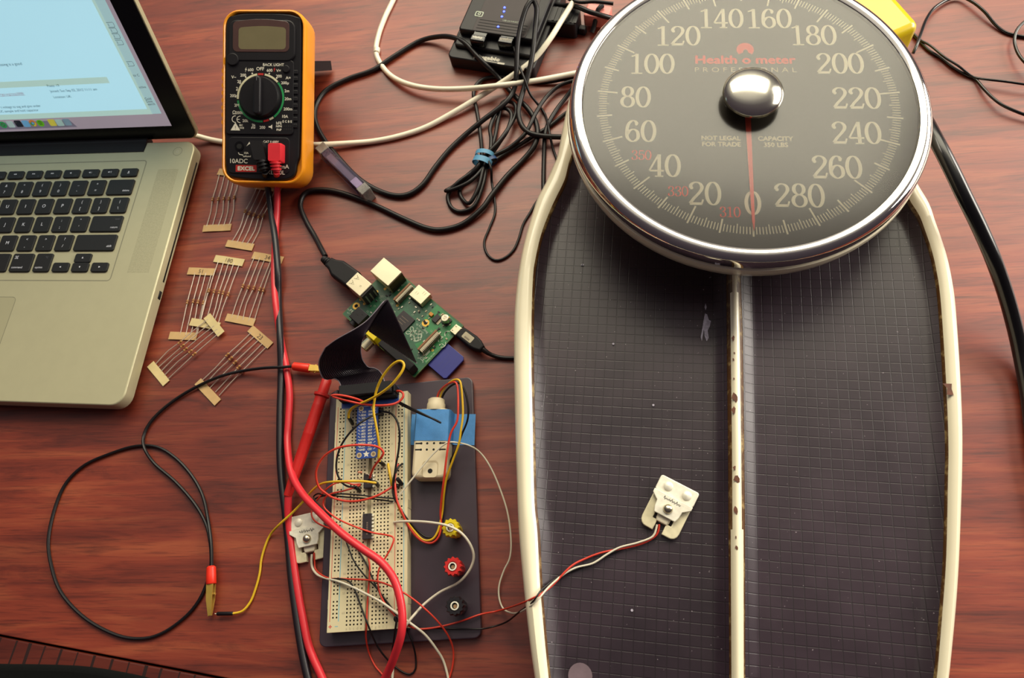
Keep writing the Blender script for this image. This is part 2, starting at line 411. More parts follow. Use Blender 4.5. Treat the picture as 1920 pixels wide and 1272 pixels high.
# ------------------------------------------------------------------ the setting: floor and table
fb = MB(mat('dark_floor_boards', '2a1c16', .6, var=.3, vscale=12)); fb.box(-2200, 2000, -1600, 2300, -760, -742)
f = fb.build('floor'); tag(f, kind='structure')
A0, A1 = at(0, 1194)[:2], at(400, 1271)[:2]
sd = (A1-A0)/np.linalg.norm(A1-A0); sn = np.array([sd[1], -sd[0]])     # along the seam, and outwards across the border
tb = thing('wooden_table', 'large reddish brown wood-grain table everything lies on', 'table', Matrix.Translation((0, 300, -28)))
q0, q1 = A0-sd*700, A0+sd*1300
def off(p, d): return (p[0]+sn[0]*d, p[1]+sn[1]*d)
m = MB(WOOD); m.prism([off(q0, -1.2), off(q1, -1.2), (900, 250), (700, 980), (-1050, 980), (-1250, 400)], -28, 0, .8, 2); m.build('tabletop', tb, True)
m = MB(WOOD2); m.prism([off(q0, 62), off(q1, 62), off(q1, .2), off(q0, .2)], -28, -.4, 1.2, 2); 
m.use(mat('border_inlay_line', '230a07', .6))
for k in range(-30, 60):
    a = off(A0+sd*(k*13.5+random.uniform(-2, 2)), .6); w = random.uniform(.5, 1.5); sk = random.uniform(-1.5, 1.5)
    m.flat([(a[0]-sd[0]*w, a[1]-sd[1]*w), (a[0]+sd[0]*w, a[1]+sd[1]*w), (a[0]+sn[0]*60+sd[0]*(w*.7+sk), a[1]+sn[1]*60+sd[1]*(w*.7+sk)), (a[0]+sn[0]*60-sd[0]*(w*.7-sk), a[1]+sn[1]*60-sd[1]*(w*.7-sk))], -.38)
o = m.build('border_strip', tb, True); tag(o, 'cross-banded darker border')
m = MB(mat('table_leg_wood', '3a1710', .5, var=.2))
for x, y in ((-900, 350), (-700, 880), (600, 880), (700, 150)):
    g = MB(mat('table_leg_wood', '3a1710', .5)); g.lathe([(26, -742), (30, -500), (38, -120), (42, -28.5)], 20, (x, y), True, True); g.build('leg', tb, True)
pts = [(-60, 1247), (20, 1246), (70, 1246.5), (140, 1249), (190, 1255), (235, 1263), (275, 1272), (330, 1290), (420, 1330)]
c = [at(u, v, 3)[:2] for u, v in pts]
m = MB(BLKCLOTH)
poly = [tuple(p) for p in c]+[(c[-1][0]-20, c[-1][1]-40), (c[4][0]-20, c[4][1]-62), (c[0][0]-50, c[0][1]-58), (c[0][0]-60, c[0][1]-8)]
m.prism(crom(poly, 12, True), -.3, 5, 4, 3)
o = m.build('cloth'); tag(o, 'black cloth lying over the dark table border at the near edge', 'cloth')

# ------------------------------------------------------------------ laptop
LF = Frame(-696.185, 400.42, 0, -.0649); LZ = 18.0
lap = thing('laptop', 'open silver aluminium laptop with black keys and a lit bluish screen', 'laptop', LF.M)
XR, YF, YB = 322.0, -214.3, 38.6; XL = XR-364; XM = XR-182
WX0, WX1, WY0, WY1 = 2*XM-277.5, 277.5, -104.5, 18.0            # keyboard well
m = MB(ALU)
rb_ = rrect(XL, XR, YF, YB-.4, 11, 6)
body = rb_[:14]+[(271.6, YB-.4), (270.6, 28.2), (2*XM-270.6, 28.2), (2*XM-271.6, YB-.4)]+rb_[14:]
m.prism(body, 3.2, LZ-.01, 1.2, 3, 4)
m.build('base', lap)
m = MB(ALU_D)
m.stroke(rrect(WX0, WX1, WY0, WY1, 3), .9, LZ+.03, closed=True); m.build('keyboard_well', lap)
m = MB(ALU_D); tx0, tx1, ty0, ty1 = XM-52.5, XM+52.5, -197, -120.5
m.stroke(rrect(tx0, tx1, ty0, ty1, 4), .5, LZ+.03, closed=True); m.use(mat('trackpad_glass', 'b8b391', .38, .3, var=.01)); m.flat(rrect(tx0+.3, tx1-.3, ty0+.3, ty1-.3, 4), LZ+.02); m.build('trackpad', lap)
for x0, x1 in ((WX1+14, XR-10), (XL+10, WX0-14)):
    m = MB(mat('speaker_perforation', 'b3ae8e', .5, .3, var=.10, vscale=900)); m.flat([(x0, -97), (x1, -97), (x1, 8), (x0, 8)], LZ+.015); m.build('speaker_grille', lap)
m = MB(ALU_D); px_, py_ = LF.px(333, 284, LZ); m.ring(px_, py_, 4.2, 4.6, LZ+.03); m.use(WHT); m.ring(px_, py_, 1.1, 1.35, LZ+.05, 14, 120, 420); m.stroke([(px_, py_+.3), (px_, py_+1.6)], .3, LZ+.05); m.build('power_button', lap)
m = MB(HOLE); m.put((XR-.0, 0, 0)); 
m.box(-.3, .12, -102, 20, 9.2, 11.0); m.home(); m.build('disc_slot', lap)
m = MB(HOLE); m.box(XR-.4, XR+.12, -118, -110.5, 8.2, 11.6, 0); m.build('lock_slot', lap)
def keycap(u0, w, y0, h, leg=()):
    x0 = u0*19; x1 = x0+w*19-3
    k = MB(KEY); k.box(x0, x1, y0, y0+h, LZ-.05, LZ+1.5, 1.8, .5, 2)
    for s, dx, dy, sz, mt, al in leg:
        k.use(mt); k.text(s, x0+dx if al != 'R' else x1-dx, y0+dy, LZ+1.53, sz, al=al)
    return k
def tri(k, x, y, d, s=1.0, mt=None):
    if mt: k.use(mt)
    c = {'l': [(-s, 0), (s*.7, s*.8), (s*.7, -s*.8)], 'r': [(s, 0), (-s*.7, -s*.8), (-s*.7, s*.8)], 'u': [(0, s), (-s*.8, -s*.7), (s*.8, -s*.7)], 'd': [(0, -s), (s*.8, s*.7), (-s*.8, s*.7)]}[d]
    k.flat([(x+a, y+b) for a, b in c], LZ+1.53)
for i in range(14):
    p = 19.68; k = MB(KEY); x0 = i*p; k.box(x0, x0+p-3.2, .3, 9.0, LZ-.05, LZ+1.5, 1.6, .5, 2)
    cx = x0+8
    if i == 0: k.use(KEYW).text('esc', x0+2, 2.4, LZ+1.53, 1.5, al='L')
    elif i == 13: tri(k, cx, 5.2, 'u', 1.0, KEYW); k.flat([(cx-1, 3.4), (cx+1, 3.4), (cx+1, 3.9), (cx-1, 3.9)], LZ+1.53)
    else:
        if i in (7, 9, 8): 
            for a in (-.9, .7): tri(k, cx+a, 5.3, 'l' if i == 7 else 'r', .9, KEYW)
        if i >= 10:
            tri(k, cx-.6, 5.3, 'l', 1.1, KEYW)
            for a in range(i-10): k.stroke([(cx+1.0+a*.7+.3*math.cos(t), 5.3+(1+a*.35)*math.sin(t)) for t in (-.9, -.4, 0, .4, .9)], .25, LZ+1.53)
        if i < 7: k.use(KEYW); k.ring(cx, 5.3, .6, 1.0, LZ+1.53, 10)
        k.use(KEYG); k.text('F%d' % i, x0+14.3, 2.6, LZ+1.53, 1.3, al='R')
    k.build('key', lap)
rows = [(0, -19, '`1234567890-=', '~!@#$%^&*()_+'), (1.5, -38, 'QWERTYUIOP[]\\', '          {}|'), (1.75, -57, "ASDFGHJKL;'", '         :"'), (2.25, -76, 'ZXCVBNM,./', '       <>?')]
for u0, y0, lo, hi in rows:
    for i, ch in enumerate(lo):
        if hi[i] == ' ': leg = [(ch, 8, 8.2, 3.1, KEYW, 'C')]
        else: leg = [(ch, 8, 4.9, 2.7, KEYW, 'C'), (hi[i], 8, 11.7, 2.5, KEYW, 'C')]
        keycap(u0+i, 1, y0, 16, leg).build('key', lap)
for u0, w, y0, leg in ((13, 1.5, -19, [('delete', 2.2, 4.2, 1.9, KEYW, 'R')]), (0, 1.5, -38, [('tab', 2, 4, 1.9, KEYW, 'L')]), (0, 1.75, -57, [('caps lock', 2, 4, 1.9, KEYW, 'L')]),
                       (12.75, 1.75, -57, [('return', 2.2, 4.2, 1.9, KEYW, 'R'), ('enter', 2.2, 12.6, 1.5, KEYG, 'R')]), (0, 2.25, -76, [('shift', 2, 4, 1.9, KEYW, 'L')]), (12.25, 2.25, -76, [('shift', 2.5, 4.4, 2.0, KEYW, 'R')])):
    keycap(u0, w, y0, 16, leg).build('key', lap)
for u0, w, s in ((0, 1, 'fn'), (1, 1, 'control'), (2, 1, 'option'), (3, 1.25, 'command'), (4.25, 5, ''), (9.25, 1.25, 'command'), (10.5, 1, 'option')):
    k = keycap(u0, w, -96.6, 18, [(s, 2.2, 4.2, 1.9, KEYW, 'L')] if s else [])
    if s == 'command' and u0 > 5:
        k.use(KEYW); x, y = u0*19+4.2, -96.6+14
        for a in (-1, 1):
            for b in (-1, 1): k.ring(x+a*1.05, y+b*1.05, .38, .6, LZ+1.53, 10)
        for a, b in ((-.5, 0), (.5, 0)): k.stroke([(x+a, y-1.1), (x+a, y+1.1)], .22, LZ+1.53); k.stroke([(x-1.1, y+a), (x+1.1, y+a)], .22, LZ+1.53)
    if s == 'option' and u0 > 5:
        k.use(KEYG); x, y = u0*19+10.5, -96.6+14; k.stroke([(x-1.3, y+.7), (x-.4, y+.7), (x+.6, y-.7), (x+1.4, y-.7)], .28, LZ+1.53); k.stroke([(x+.4, y+.7), (x+1.4, y+.7)], .28, LZ+1.53)
    k.build('key', lap)
for u0, y0, d in ((11.5, -96.6, 'l'), (12.5, -96.6, 'd'), (13.5, -96.6, 'r'), (12.5, -87.6, 'u')):
    k = keycap(u0, 1, y0, 9.0 if d in 'lr' else 8.8); tri(k, u0*19+8, y0+4.6, d, 1.0, KEYW); k.build('key', lap)
m = MB(BLK_M); m.box(2*XM-270.4, 270.4, 28.4, YB+3.5, LZ-9, LZ-.5, .5); m.use(BLK)
m.put((0, YB+2.5, LZ-5.5), ry=math.pi/2); m.cyl(0, 0, 5.2, 2*XM-270, 270, 20); m.home(); m.build('hinge', lap)
hx, hy, hz = LF.loc(at(362, 266, 15))
TH = math.radians(68.5)
LIDF = Frame(*LF.world((0, YB+4.0, 12.5)), -.0649, TH)
lid = MB(ALU)
LX1 = XR-1.0; LX0 = XL+1.0; LH = 240
lid.prism(rrect(LX0, LX1, 2, LH, 9, 6), -6.5, -.6, .8, 2, 1.5)
def lidp(u, v): return LIDF.px(u, v, 0)
lm_ = Matrix(LF.M).inverted() @ LIDF.M
def lidbuild(mb, name, parent):
    mb.v = [tuple(lm_ @ Vector(p)) for p in mb.v]; return mb.build(name, parent)
lo = lidbuild(lid, 'screen_lid', lap)
m = MB(BLK_G); m.prism(rrect(LX0+1.3, LX1-1.3, 3, LH-1.3, 8, 6), -.6, 0, .2, 1)
m.use(mat('bezel_lettering', '3a3a40', .5)); bx, by = lidp(28, 256); m.text('MacBook Pro', XM, by, .02, 2.6)
bz = lidbuild(m, 'screen_bezel', lo)
sx1, sy0 = lidp(322, 236); sxt, _ = lidp(202, 0); sy1 = sy0+208; sx0 = 2*XM-sx1
m = MB(SCRW); m.flat([(sx0, sy0), (sx1, sy0), (sx1, sy1), (sx0, sy1)], .05)
wx1, wy0 = lidp(286, 214); w2x, w2y = lidp(303, 213)
m.use(SCR2); m.flat([(sx0+40, w2y), (w2x, w2y), (w2x, sy1-6), (sx0+40, sy1-6)], .07)
m.use(SCRG); m.flat([(sx0+8, wy0), (wx1, wy0), (wx1, sy1-10), (sx0+8, sy1-10)], .09)
m.use(SCR); m.flat([(sx0+9, wy0+5.2), (wx1-2.6, wy0+5.2), (wx1-2.6, sy1-12), (sx0+9, sy1-12)], .11)
x, y = lidp(200, 144); x2, y2 = lidp(200, 156); m.use(SCRG); m.flat([(sx0+12, y2), (x, y2), (x, y), (sx0+12, y)], .13)
m.use(SCRT)
for s, u, v, sz, al in (('missing is a good', 41, 119, 2.5, 'R'), ('Posts: 19', 88, 161, 2.3, 'L'), ('Joined: Sun Sep 02, 2012 11:11 am', 94, 171, 2.3, 'L'), ('Location: UK', 100, 182, 2.3, 'L'), ('t voltage to sag and give under', 76, 198, 2.3, 'R'), ('ADC sample and hold capacitor', 72, 206, 2.3, 'R')):
    x, y = lidp(u, v); m.text(s, x, y, .15, sz, al=al)
x, y = lidp(45, 175); m.use(SCRP).text('berrypi.org/mcp3008/', x, y, .15, 2.3, al='R'); m.stroke([(x-32, y-1.8), (x, y-1.8)], .3, .15)
m.use(SCRT)
for v in (47, 58, 69, 81, 122):
    x, y = lidp(200, v); x = w2x-9; m.stroke(rrect(x-3, x+6, y-2, y+2, 1), .3, .08, closed=True); m.text('1', x+1, y, .08, 2.2)
for s, u, v in (('to C', 256, 141), ('active', 270, 163), ('Gold', 280, 185), ('Date', 283, 190), ('Search', 287, 195)):
    x, y = lidp(u, v); x = min(x, w2x-6); m.text(s, x, y, .08, 2.2)
x, y = lidp(145, 238); xx, yy = lidp(130, 225); m.use(SCRD); m.add([(sx0+60, y, .12), (x, y, .12), (xx, yy, .12), (sx0+66, yy, .12)], [(0, 1, 2, 3)])
for (u, v), mt in zip(((6, 234), (20, 233), (35, 232), (49, 232), (62, 231), (76, 231), (98, 230), (112, 230), (126, 229)), ICON):
    x, y = lidp(u, v); m.use(mt); m.flat(rrect(x-3.6, x+3.6, y-3.4, y+3.4, 1.2 if mt not in (ICON[5], ICON[4], ICON[0]) else 3.3, 4), .16)
    if mt is ICON[5]:
        m.use(ICON[2])
        for k in range(3): m.stroke([(x-2+.3*k, y+1.2-k*1.3), (x, y+1.6-k*1.3), (x+2-.3*k, y+1.0-k*1.3)], .5, .18, True)
    if mt is ICON[4]:
        m.use(ICON[6]); m.flat([(x, y), (x+3.2, y+.6), (x+1.4, y-3), (x-.6, y-3.2)], .18); m.use(ICON[0]); m.flat([(x, y), (x-.6, y-3.2), (x-3, y-1.4), (x-3.2, y+.8)], .18); m.use(WHT); m.flat(circ(x, y, 1.7, 14), .2); m.use(ICON[3]); m.flat(circ(x, y, 1.3, 14), .22)
    if mt is ICON[2]: m.use(WHT); m.stroke([(x-2.4, y+2), (x-1.4, y+1.3), (x-2.4, y+.6)], .35, .18)
    if mt is ICON[0]: m.use(WHT); m.ring(x, y, 1.2, 1.9, .18, 14)
lidbuild(m, 'display', lo)

# ------------------------------------------------------------------ bathroom scale
OUTL = [(1076, 150), (1064, 195), (1054, 243), (1044, 296), (1038, 310), (1022, 346), (1007, 374), (996, 408), (981, 461), (971, 516), (965, 570), (963, 620), (963, 700), (965, 800), (968, 900), (972, 1000), (981, 1100), (992, 1200), (1002, 1272)]
INL = [(1120, 170), (1098, 230), (1082, 280), (1070, 314), (1064, 342), (1045, 382), (1030, 416), (1018, 450), (1009, 491), (1005, 520), (1003, 600), (1003, 700), (1005, 800), (1008, 940), (1014, 1000), (1019, 1100), (1027, 1200), (1034, 1272)]
OUTR = [(1670, 265), (1700, 310), (1721, 350), (1741, 384), (1752, 417), (1765, 453), (1776, 489), (1785, 534), (1790, 571), (1796, 650), (1800, 720), (1803, 800), (1803, 872), (1801, 942), (1796, 1061), (1790, 1146), (1780, 1247), (1777, 1272)]
INR = [(1650, 300), (1680, 345), (1703, 388), (1718, 411), (1730, 442), (1741, 475), (1749, 511), (1756, 560), (1764, 676), (1769, 774), (1771, 850), (1770, 900), (1767, 1044), (1760, 1146), (1751, 1258), (1749, 1272)]
def resample(p, n):
    p = [np.array(q, float) for q in p]; L = np.r_[0, np.cumsum([np.linalg.norm(p[i+1]-p[i]) for i in range(len(p)-1)])]
    A = np.array(p); t = np.linspace(0, L[-1], n); return np.c_[[np.interp(t, L, A[:, k]) for k in range(A.shape[1])]].T
ZR = 43.0
wl = lambda pl, z: crom([at(u, v, z)[:2] for u, v in pl], 4)
oL, iL, oR, iR = wl(OUTL, ZR), wl(INL, 46), wl(OUTR, ZR), wl(INR, 46)
eo = np.array(oL[-1]), np.array(oR[-1]); ei = np.array(iL[-1]), np.array(iR[-1])
def front(a, b, depth): return crom([a, a+(b-a)*.03+[0, -.34*depth], a+(b-a)*.12+[0, -.68*depth], a+(b-a)*.28+[0, -.92*depth], a+(b-a)*.5+[0, -depth], a+(b-a)*.72+[0, -.92*depth], a+(b-a)*.88+[0, -.68*depth], a+(b-a)*.97+[0, -.34*depth], b], 4)
NL = 130
outer = np.r_[resample(oL, NL), resample(front(eo[0], eo[1], 82), 80)[1:-1], resample(oR, NL)[::-1]]
inner = np.r_[resample(iL, NL), resample(front(ei[0], ei[1], 69), 80)[1:-1], resample(iR, NL)[::-1]]
SF = Frame(65, 120, 0, -.0)
sc = thing('bathroom_scale', 'cream enamelled mechanical bathroom scale with black ribbed tread and big round dial', 'bathroom scale', SF.M)
def loft(mb, sections, m1, lo=0, hi=None):
    n = len(sections[0]); hi = hi or len(sections); mb.use(m1)
    vs = [p for r in sections for p in r]; return vs
def rail(mb):
    K = [(-.06, 3), (.0, 26), (.0, 40), (.05, 45.5), (.2, 49), (.42, 50.5), (.66, 50), (.86, 48.0), (.94, 46.6), (1., 43), (1., 36)]
    sec = []
    for t, z in K: sec.append([(*(o_+(i_-o_)*t if t > 0 else o_+(i_-o_)*abs(t)*1.2), z) for o_, i_ in zip(outer, inner)])
    n = len(outer); vs = [p for r in sec for p in r]; b = len(mb.v)
    mb.add(vs, []);
    for j in range(len(K)-1):
        mt = RUST if j >= 7 else CREAM; mb.use(mt)
        for i in range(n-1): mb.f.append((b+j*n+i, b+j*n+i+1, b+(j+1)*n+i+1, b+(j+1)*n+i)); mb.mi.append(mb.cur)
m = MB(CREAM); rail(m)
for x, y, z, r in ((1779, 732, 50.3, 4), ):
    p = at(x, y, z); m.use(RUSTY); m.flat([(p[0]-2, p[1]-3), (p[0]+2, p[1]-3.4), (p[0]+1.6, p[1]+1), (p[0]+2.4, p[1]+4), (p[0]-3, p[1]+4.4), (p[0]-.8, p[1]+1.2)], 50.75)
m.build('rim', sc, True)
m = MB(BLK_M); cen = outer.mean(0); m.prism([tuple(p+(cen-p)*.035) for p in outer[::6]], 2, 8); m.build('underside_pan', sc, True)
# centre strip
stl = sorted([(at(u, v, 47)[1], at(u, v, 47)[0]) for u, v in ((1360, 470), (1360.6, 520), (1362, 700), (1363.7, 840), (1364.5, 1000), (1366, 1272))])
str_ = sorted([(at(u, v, 47)[1], at(u, v, 47)[0]) for u, v in ((1389, 470), (1391, 520), (1395, 620), (1398, 840), (1399.5, 1000), (1400, 1272))])
def ix(tab, y):
    ys, xs = zip(*tab)
    if y < ys[0]: return xs[0]+(xs[1]-xs[0])/(ys[1]-ys[0])*(y-ys[0])
    return float(np.interp(y, ys, xs))
m = MB(CREAM); K = [(0, 38), (0, 44.5), (.16, 47.2), (.24, 48.6), (.36, 50.2), (.5, 50.6), (.62, 50.2), (.74, 48.6), (.84, 47.2), (1, 44.5), (1, 38)]
ys = np.linspace(-86, 300, 120); b = 0
vs = [(ix(stl, y)+(ix(str_, y)-ix(stl, y))*t, y, z) for t, z in K for y in ys]; m.add(vs, [])
for j in range(len(K)-1):
    for i in range(len(ys)-1):
        yy = ys[i]; ru = j in (1, 2, 7, 8) and (yy > 60 or j in (1, 8)) or (yy > 222 and j in (3, 6))
        m.use(RUST if ru else CREAM); m.f.append((j*len(ys)+i, (j+1)*len(ys)+i, (j+1)*len(ys)+i+1, j*len(ys)+i+1)); m.mi.append(m.cur)
m.use(RUSTY)
for u, v, r in ((1375, 635, 2.0), (1375, 674, 1.1), (1378, 745, 3.6), (1376, 770, 2.6), (1377, 878, 1.7), (1381, 898, 3.2), (1380, 957, 2.6), (1381, 1027, 1.6), (1377, 662, .9), (1380, 1008, .9), (1376, 710, .9)):
    p = at(u, v, 50.7); k = 9; ph = random.random()*6
    m.flat([(p[0]+r*.5*(1+.4*math.sin(ph+2.3*i))*math.cos(6.283*i/k), p[1]+r*.85*(1+.35*math.cos(ph*2+1.7*i))*math.sin(6.283*i/k)) for i in range(k)], 50.75)
m.build('center_strip', sc, True)
# tread mats
half = len(inner)//2
li = sorted([(p[1], p[0]) for p in inner[:half]]); ri = sorted([(p[1], p[0]) for p in inner[half:]])
GY = -.088
def tread(name, fa, fb, y0):
    mb = MB(TREAD); ys = np.linspace(y0, 395, 130); nx = 48
    rows = []
    for y in ys:
        a, b_ = fa(y)-.6, fb(y)+.6; w = max(b_-a, 2)
        row = []
        for k in range(nx+1):
            t = k/nx; t = t-.12*math.sin(2*math.pi*t)/(2*math.pi)*4*.5
            x = a+w*t; d = min(x-a, b_-x); z = 41.2+4.4*max(0, 1-d/8.5)**1.25-1.0*math.sin(math.pi*t)
            row.append((x, y, z))
        rows.append(row)
    mb.rings(rows, closed=False)
    return mb
ymin = inner[:, 1].min()
TFM = Matrix.Translation((65, 120, 0)) @ Matrix.Rotation(GY, 4, 'Z')
for fa, fb in ((lambda y: ix(li, y), lambda y: ix(stl, y)), (lambda y: ix(str_, y), lambda y: ix(ri, y))):
    mb = tread('tread', fa, fb, ymin+3)
    if fa(100) < 0:
        mb.use(mat('scuffed_rubber', 'a9a3b2', .6, var=.3, vscale=500)); z = 41.05
        for poly in ([(1319, 602), (1322, 588), (1326, 590), (1329, 600), (1333, 602), (1331, 612), (1327, 620), (1329, 634), (1325, 640), (1321, 630), (1320, 616), (1316, 640), (1314, 632), (1317, 615)], [(1321, 576), (1323, 569), (1325, 576), (1323, 582)]):
            pp = [at(u, v, z)[:2] for u, v in poly]; mb.flat([tuple(p) for p in pp], z)
        for u, v in ((1091, 497), (1093, 497), (1150, 645), (1225, 760), (1185, 1145)):
            p = at(u, v, 41); mb.flat(circ(p[0], p[1], .8, 7), 41.2)
        mb.use(mat('faded_round_stain', '6b5a62', .5, var=.2)); p = at(1088, 1268, 41.2); mb.flat(circ(p[0], p[1], 7.2, 24), 41.6)
    inv = TFM.inverted(); mb.v = [tuple(inv @ Vector(p)) for p in mb.v]
    o = mb.build('tread_mat', sc); o.matrix_parent_inverse = Matrix.Identity(4)
    lm2 = SF.M.inverted() @ TFM; L = lm2.copy(); L.translation = lm2.translation*S; o.matrix_local = L
# pedestal below the dial
DF = Frame(94.74, 341.25, 98, -.058, .024, .075)
m = MB(CREAM); p = at(1287, 512, 46)
ped = crom([(94-78, 300), (94-64, 268), (94-30, 256), (94+25, 258), (94+62, 272), (94+80, 310), (94+84, 380), (94+60, 440), (94-55, 440), (94-82, 380)], 6, True)
m.prism(ped, 36, 80, 3, 2); m.build('pedestal', sc, True)
dial = DF.M; dl = Matrix(SF.M).inverted() @ dial
def db(mb, name, parent=None):
    mb.v = [tuple(dl @ Vector(p)) for p in mb.v]; return mb.build(name, parent or sc)
m = MB(CREAM); m.lathe([(60, -25), (108, -24.5), (117, -22.5), (121.5, -18.5), (122.6, -13), (122.2, -9.5), (119, -9)], 96, cap0=True)
housing = db(m, 'dial_housing')
m = MB(CHROME); m.lathe([(119.5, -9.6), (121.3, -9.2), (121.6, -6), (121.5, -2.5), (120.6, .2), (118.8, 2.2), (116.2, 3.1), (113.8, 2.7), (112.2, 2.0), (111.8, 1.2)], 128)
m.use(RUST); m.lathe([(111.8, 1.2), (111.4, -.7)], 96); db(m, 'bezel')
m = MB(FACE); m.lathe([(112, -.6), (0.01, -.6)], 96)
FZ = -.5
m.use(FACEW)
for w in range(300):
    a = math.radians(w*1.2); r1 = 102.3
    ln = 14 if w % 20 == 0 else (10.5 if w % 10 == 0 else (8.6 if w % 5 == 0 else 7.0)); wd = 1.15 if w % 10 == 0 else .62
    s_, c_ = -math.sin(a), -math.cos(a); o_ = (0 if w % 10 == 0 else -1.6)
    m.stroke([(s_*(r1+o_), c_*(r1+o_)), (s_*(r1-ln), c_*(r1-ln))], wd, FZ)
def digit(mb, ch, x, y, h, z, bold=1.0):
    thick, thin = .135*h*bold, .05*h*bold
    X = lambda p: (x+p[0]*h, y+(p[1]-.5)*h)
    wf = lambda d, t: thin+(thick-thin)*abs(d[1])**1.6
    def st(pts, smooth=True, w=None, closed=False): mb.stroke([X(p) for p in pts], w or wf, z, smooth, h*.035, closed)
    def ell(cx, cy, rx, ry): mb.stroke([X((cx+rx*math.cos(t), cy+ry*math.sin(t))) for t in np.linspace(0, 2*math.pi, 36, endpoint=False)], wf, z, closed=True)
    def ball(cx, cy, r=.068): mb.flat([X(p) for p in circ(cx, cy, r, 14)], z+.01)
    if ch == '0': ell(0, .5, .235, .48)
    if ch == '1': st([(.02, 0), (.02, 1)], False, thick); st([(.02, .985), (-.08, .91), (-.2, .87)], True, thin*1.3); st([(-.2, .02), (.24, .02)], False, thin*1.2)
    if ch == '2':
        st([(-.2, .74), (-.19, .86), (-.06, .97), (.1, .95), (.2, .82), (.19, .67), (.08, .49), (-.1, .27), (-.24, .06)]); ball(-.175, .73)
        st([(-.25, .055), (.2, .055)], False, thick*.85); st([(.19, .05), (.24, .24)], False, thin*1.3)
    if ch == '3': st([(-.19, .78), (-.12, .93), (.03, .98), (.18, .88), (.18, .68), (.04, .54), (-.06, .53)]); st([(-.06, .53), (.1, .5), (.22, .35), (.2, .12), (.02, .02), (-.14, .06), (-.21, .2)]); ball(-.16, .78); ball(-.17, .22)
    if ch == '4': st([(.1, 1), (.1, 0)], False, thick); st([(.08, .99), (-.27, .27)], False, thin*1.4); st([(-.27, .265), (.27, .265)], False, thin*1.5); st([(-.06, .02), (.25, .02)], False, thin*1.2)
    if ch == '5': st([(-.15, .95), (.2, .95)], False, thick*.8); st([(-.15, .97), (-.18, .5)], False, thin*1.3); st([(-.18, .5), (-.04, .6), (.12, .58), (.23, .4), (.21, .15), (.03, .02), (-.14, .06), (-.21, .2)]); ball(-.17, .21)
    if ch == '6': st([(.17, .82), (.1, .95), (-.03, .97), (-.17, .8), (-.22, .5), (-.2, .2), (-.07, .04), (.05, .025), (.18, .13), (.215, .3), (.17, .48), (.04, .575), (-.1, .52), (-.2, .36)]); ball(.145, .81, .06)
    if ch == '8': ell(0, .76, .18, .225); ell(0, .27, .225, .255)
def number(mb, s, x, y, h, z, adv=.61, bold=1.0):
    for i, ch in enumerate(s): digit(mb, ch, x+(i-(len(s)-1)/2)*adv*h, y, h, z+.004*i, bold)
NUM = {'0': (.6, -77.6), '20': (-29.9, -71), '40': (-55.7, -50), '60': (-71.8, -22.6), '80': (-75.5, 5.8), '100': (-64.3, 34.6), '120': (-45.8, 59.6), '140': (-15, 75.3), '160': (18.6, 75), '180': (48.4, 59.8), '200': (64.6, 35), '220': (73, 5.8), '240': (70.3, -22.4), '260': (55.5, -49.4), '280': (30.2, -71.3)}
for s, (x, y) in NUM.items(): number(m, s, x, y, 17.6, FZ)
m.use(FACER)
for s, (x, y) in {'310': (-14.2, -84.6), '330': (-47.2, -69.7), '350': (-71.2, -42)}.items(): number(m, s, x, y, 7.6, FZ, .6, .9)
m.text('Health o meter', .2, 38.2, FZ, 6.6, bold=.42, width=69)
for k in range(3):
    a0, a1 = ((200, 262), (322, 340), (278, 340))[0 if k == 0 else 2] if k != 1 else (-28, 208)
pts = [(1+6*math.cos(math.radians(a)), 47+6*math.sin(math.radians(a))) for a in range(-42, 223, 12)]
m.flat(pts+[(1-1.6, 44.4), (1-1.2, 46.2), (1+.2, 47.4), (1+1.6, 46.2), (1+2, 44.4)], FZ)
m.use(mat('dial_print_dull', 'e6dab4', .6)); m.text('P R O F E S S I O N A L', .2, 29.4, FZ, 4.0, width=70)
m.text('NOT LEGAL', -5.2, -27.7, FZ, 3.3, al='R', bold=.2); m.text('FOR TRADE', -5.2, -32.6, FZ, 3.3, al='R', bold=.2); m.text('CAPACITY', 17.6, -27.7, FZ, 3.3, bold=.2); m.text('350 LBS', 17.6, -32.6, FZ, 3.3, bold=.2)
face = db(m, 'dial_face')
m = MB(PTR); m.add([(-1.9, -8, 1.3), (1.9, -8, 1.3), (.9, -92, 1.3), (.15, -99, 1.3), (-.9, -92, 1.3), (-1.9, -8, .7), (1.9, -8, .7), (.9, -92, .7), (.15, -99, .7), (-.9, -92, .7)], [(0, 4, 3, 2, 1), (5, 6, 7, 8, 9), (0, 1, 6, 5), (1, 2, 7, 6), (2, 3, 8, 7), (3, 4, 9, 8), (4, 0, 5, 9)])
db(m, 'pointer')
m = MB(GLASS); m.lathe([(111.9, 1.5), (100, 2.0), (70, 2.6), (30, 3.0), (.01, 3.1)], 96); db(m, 'dial_glass')
m = MB(mat('polished_dome', 'd9d6c6', .16, 1, var=.05, vscale=60)); R_ = 20.2
m.lathe([(5, -.6), (5, 9.4), (R_-1, 9.8), (R_, 10.4)]+[(R_*math.cos(a), 10.4+8.5*math.sin(a)) for a in np.linspace(.1, 1.52, 12)]+[(.01, 18.9)], 64, (1.8, .6), cap0=True); db(m, 'hub_cap')

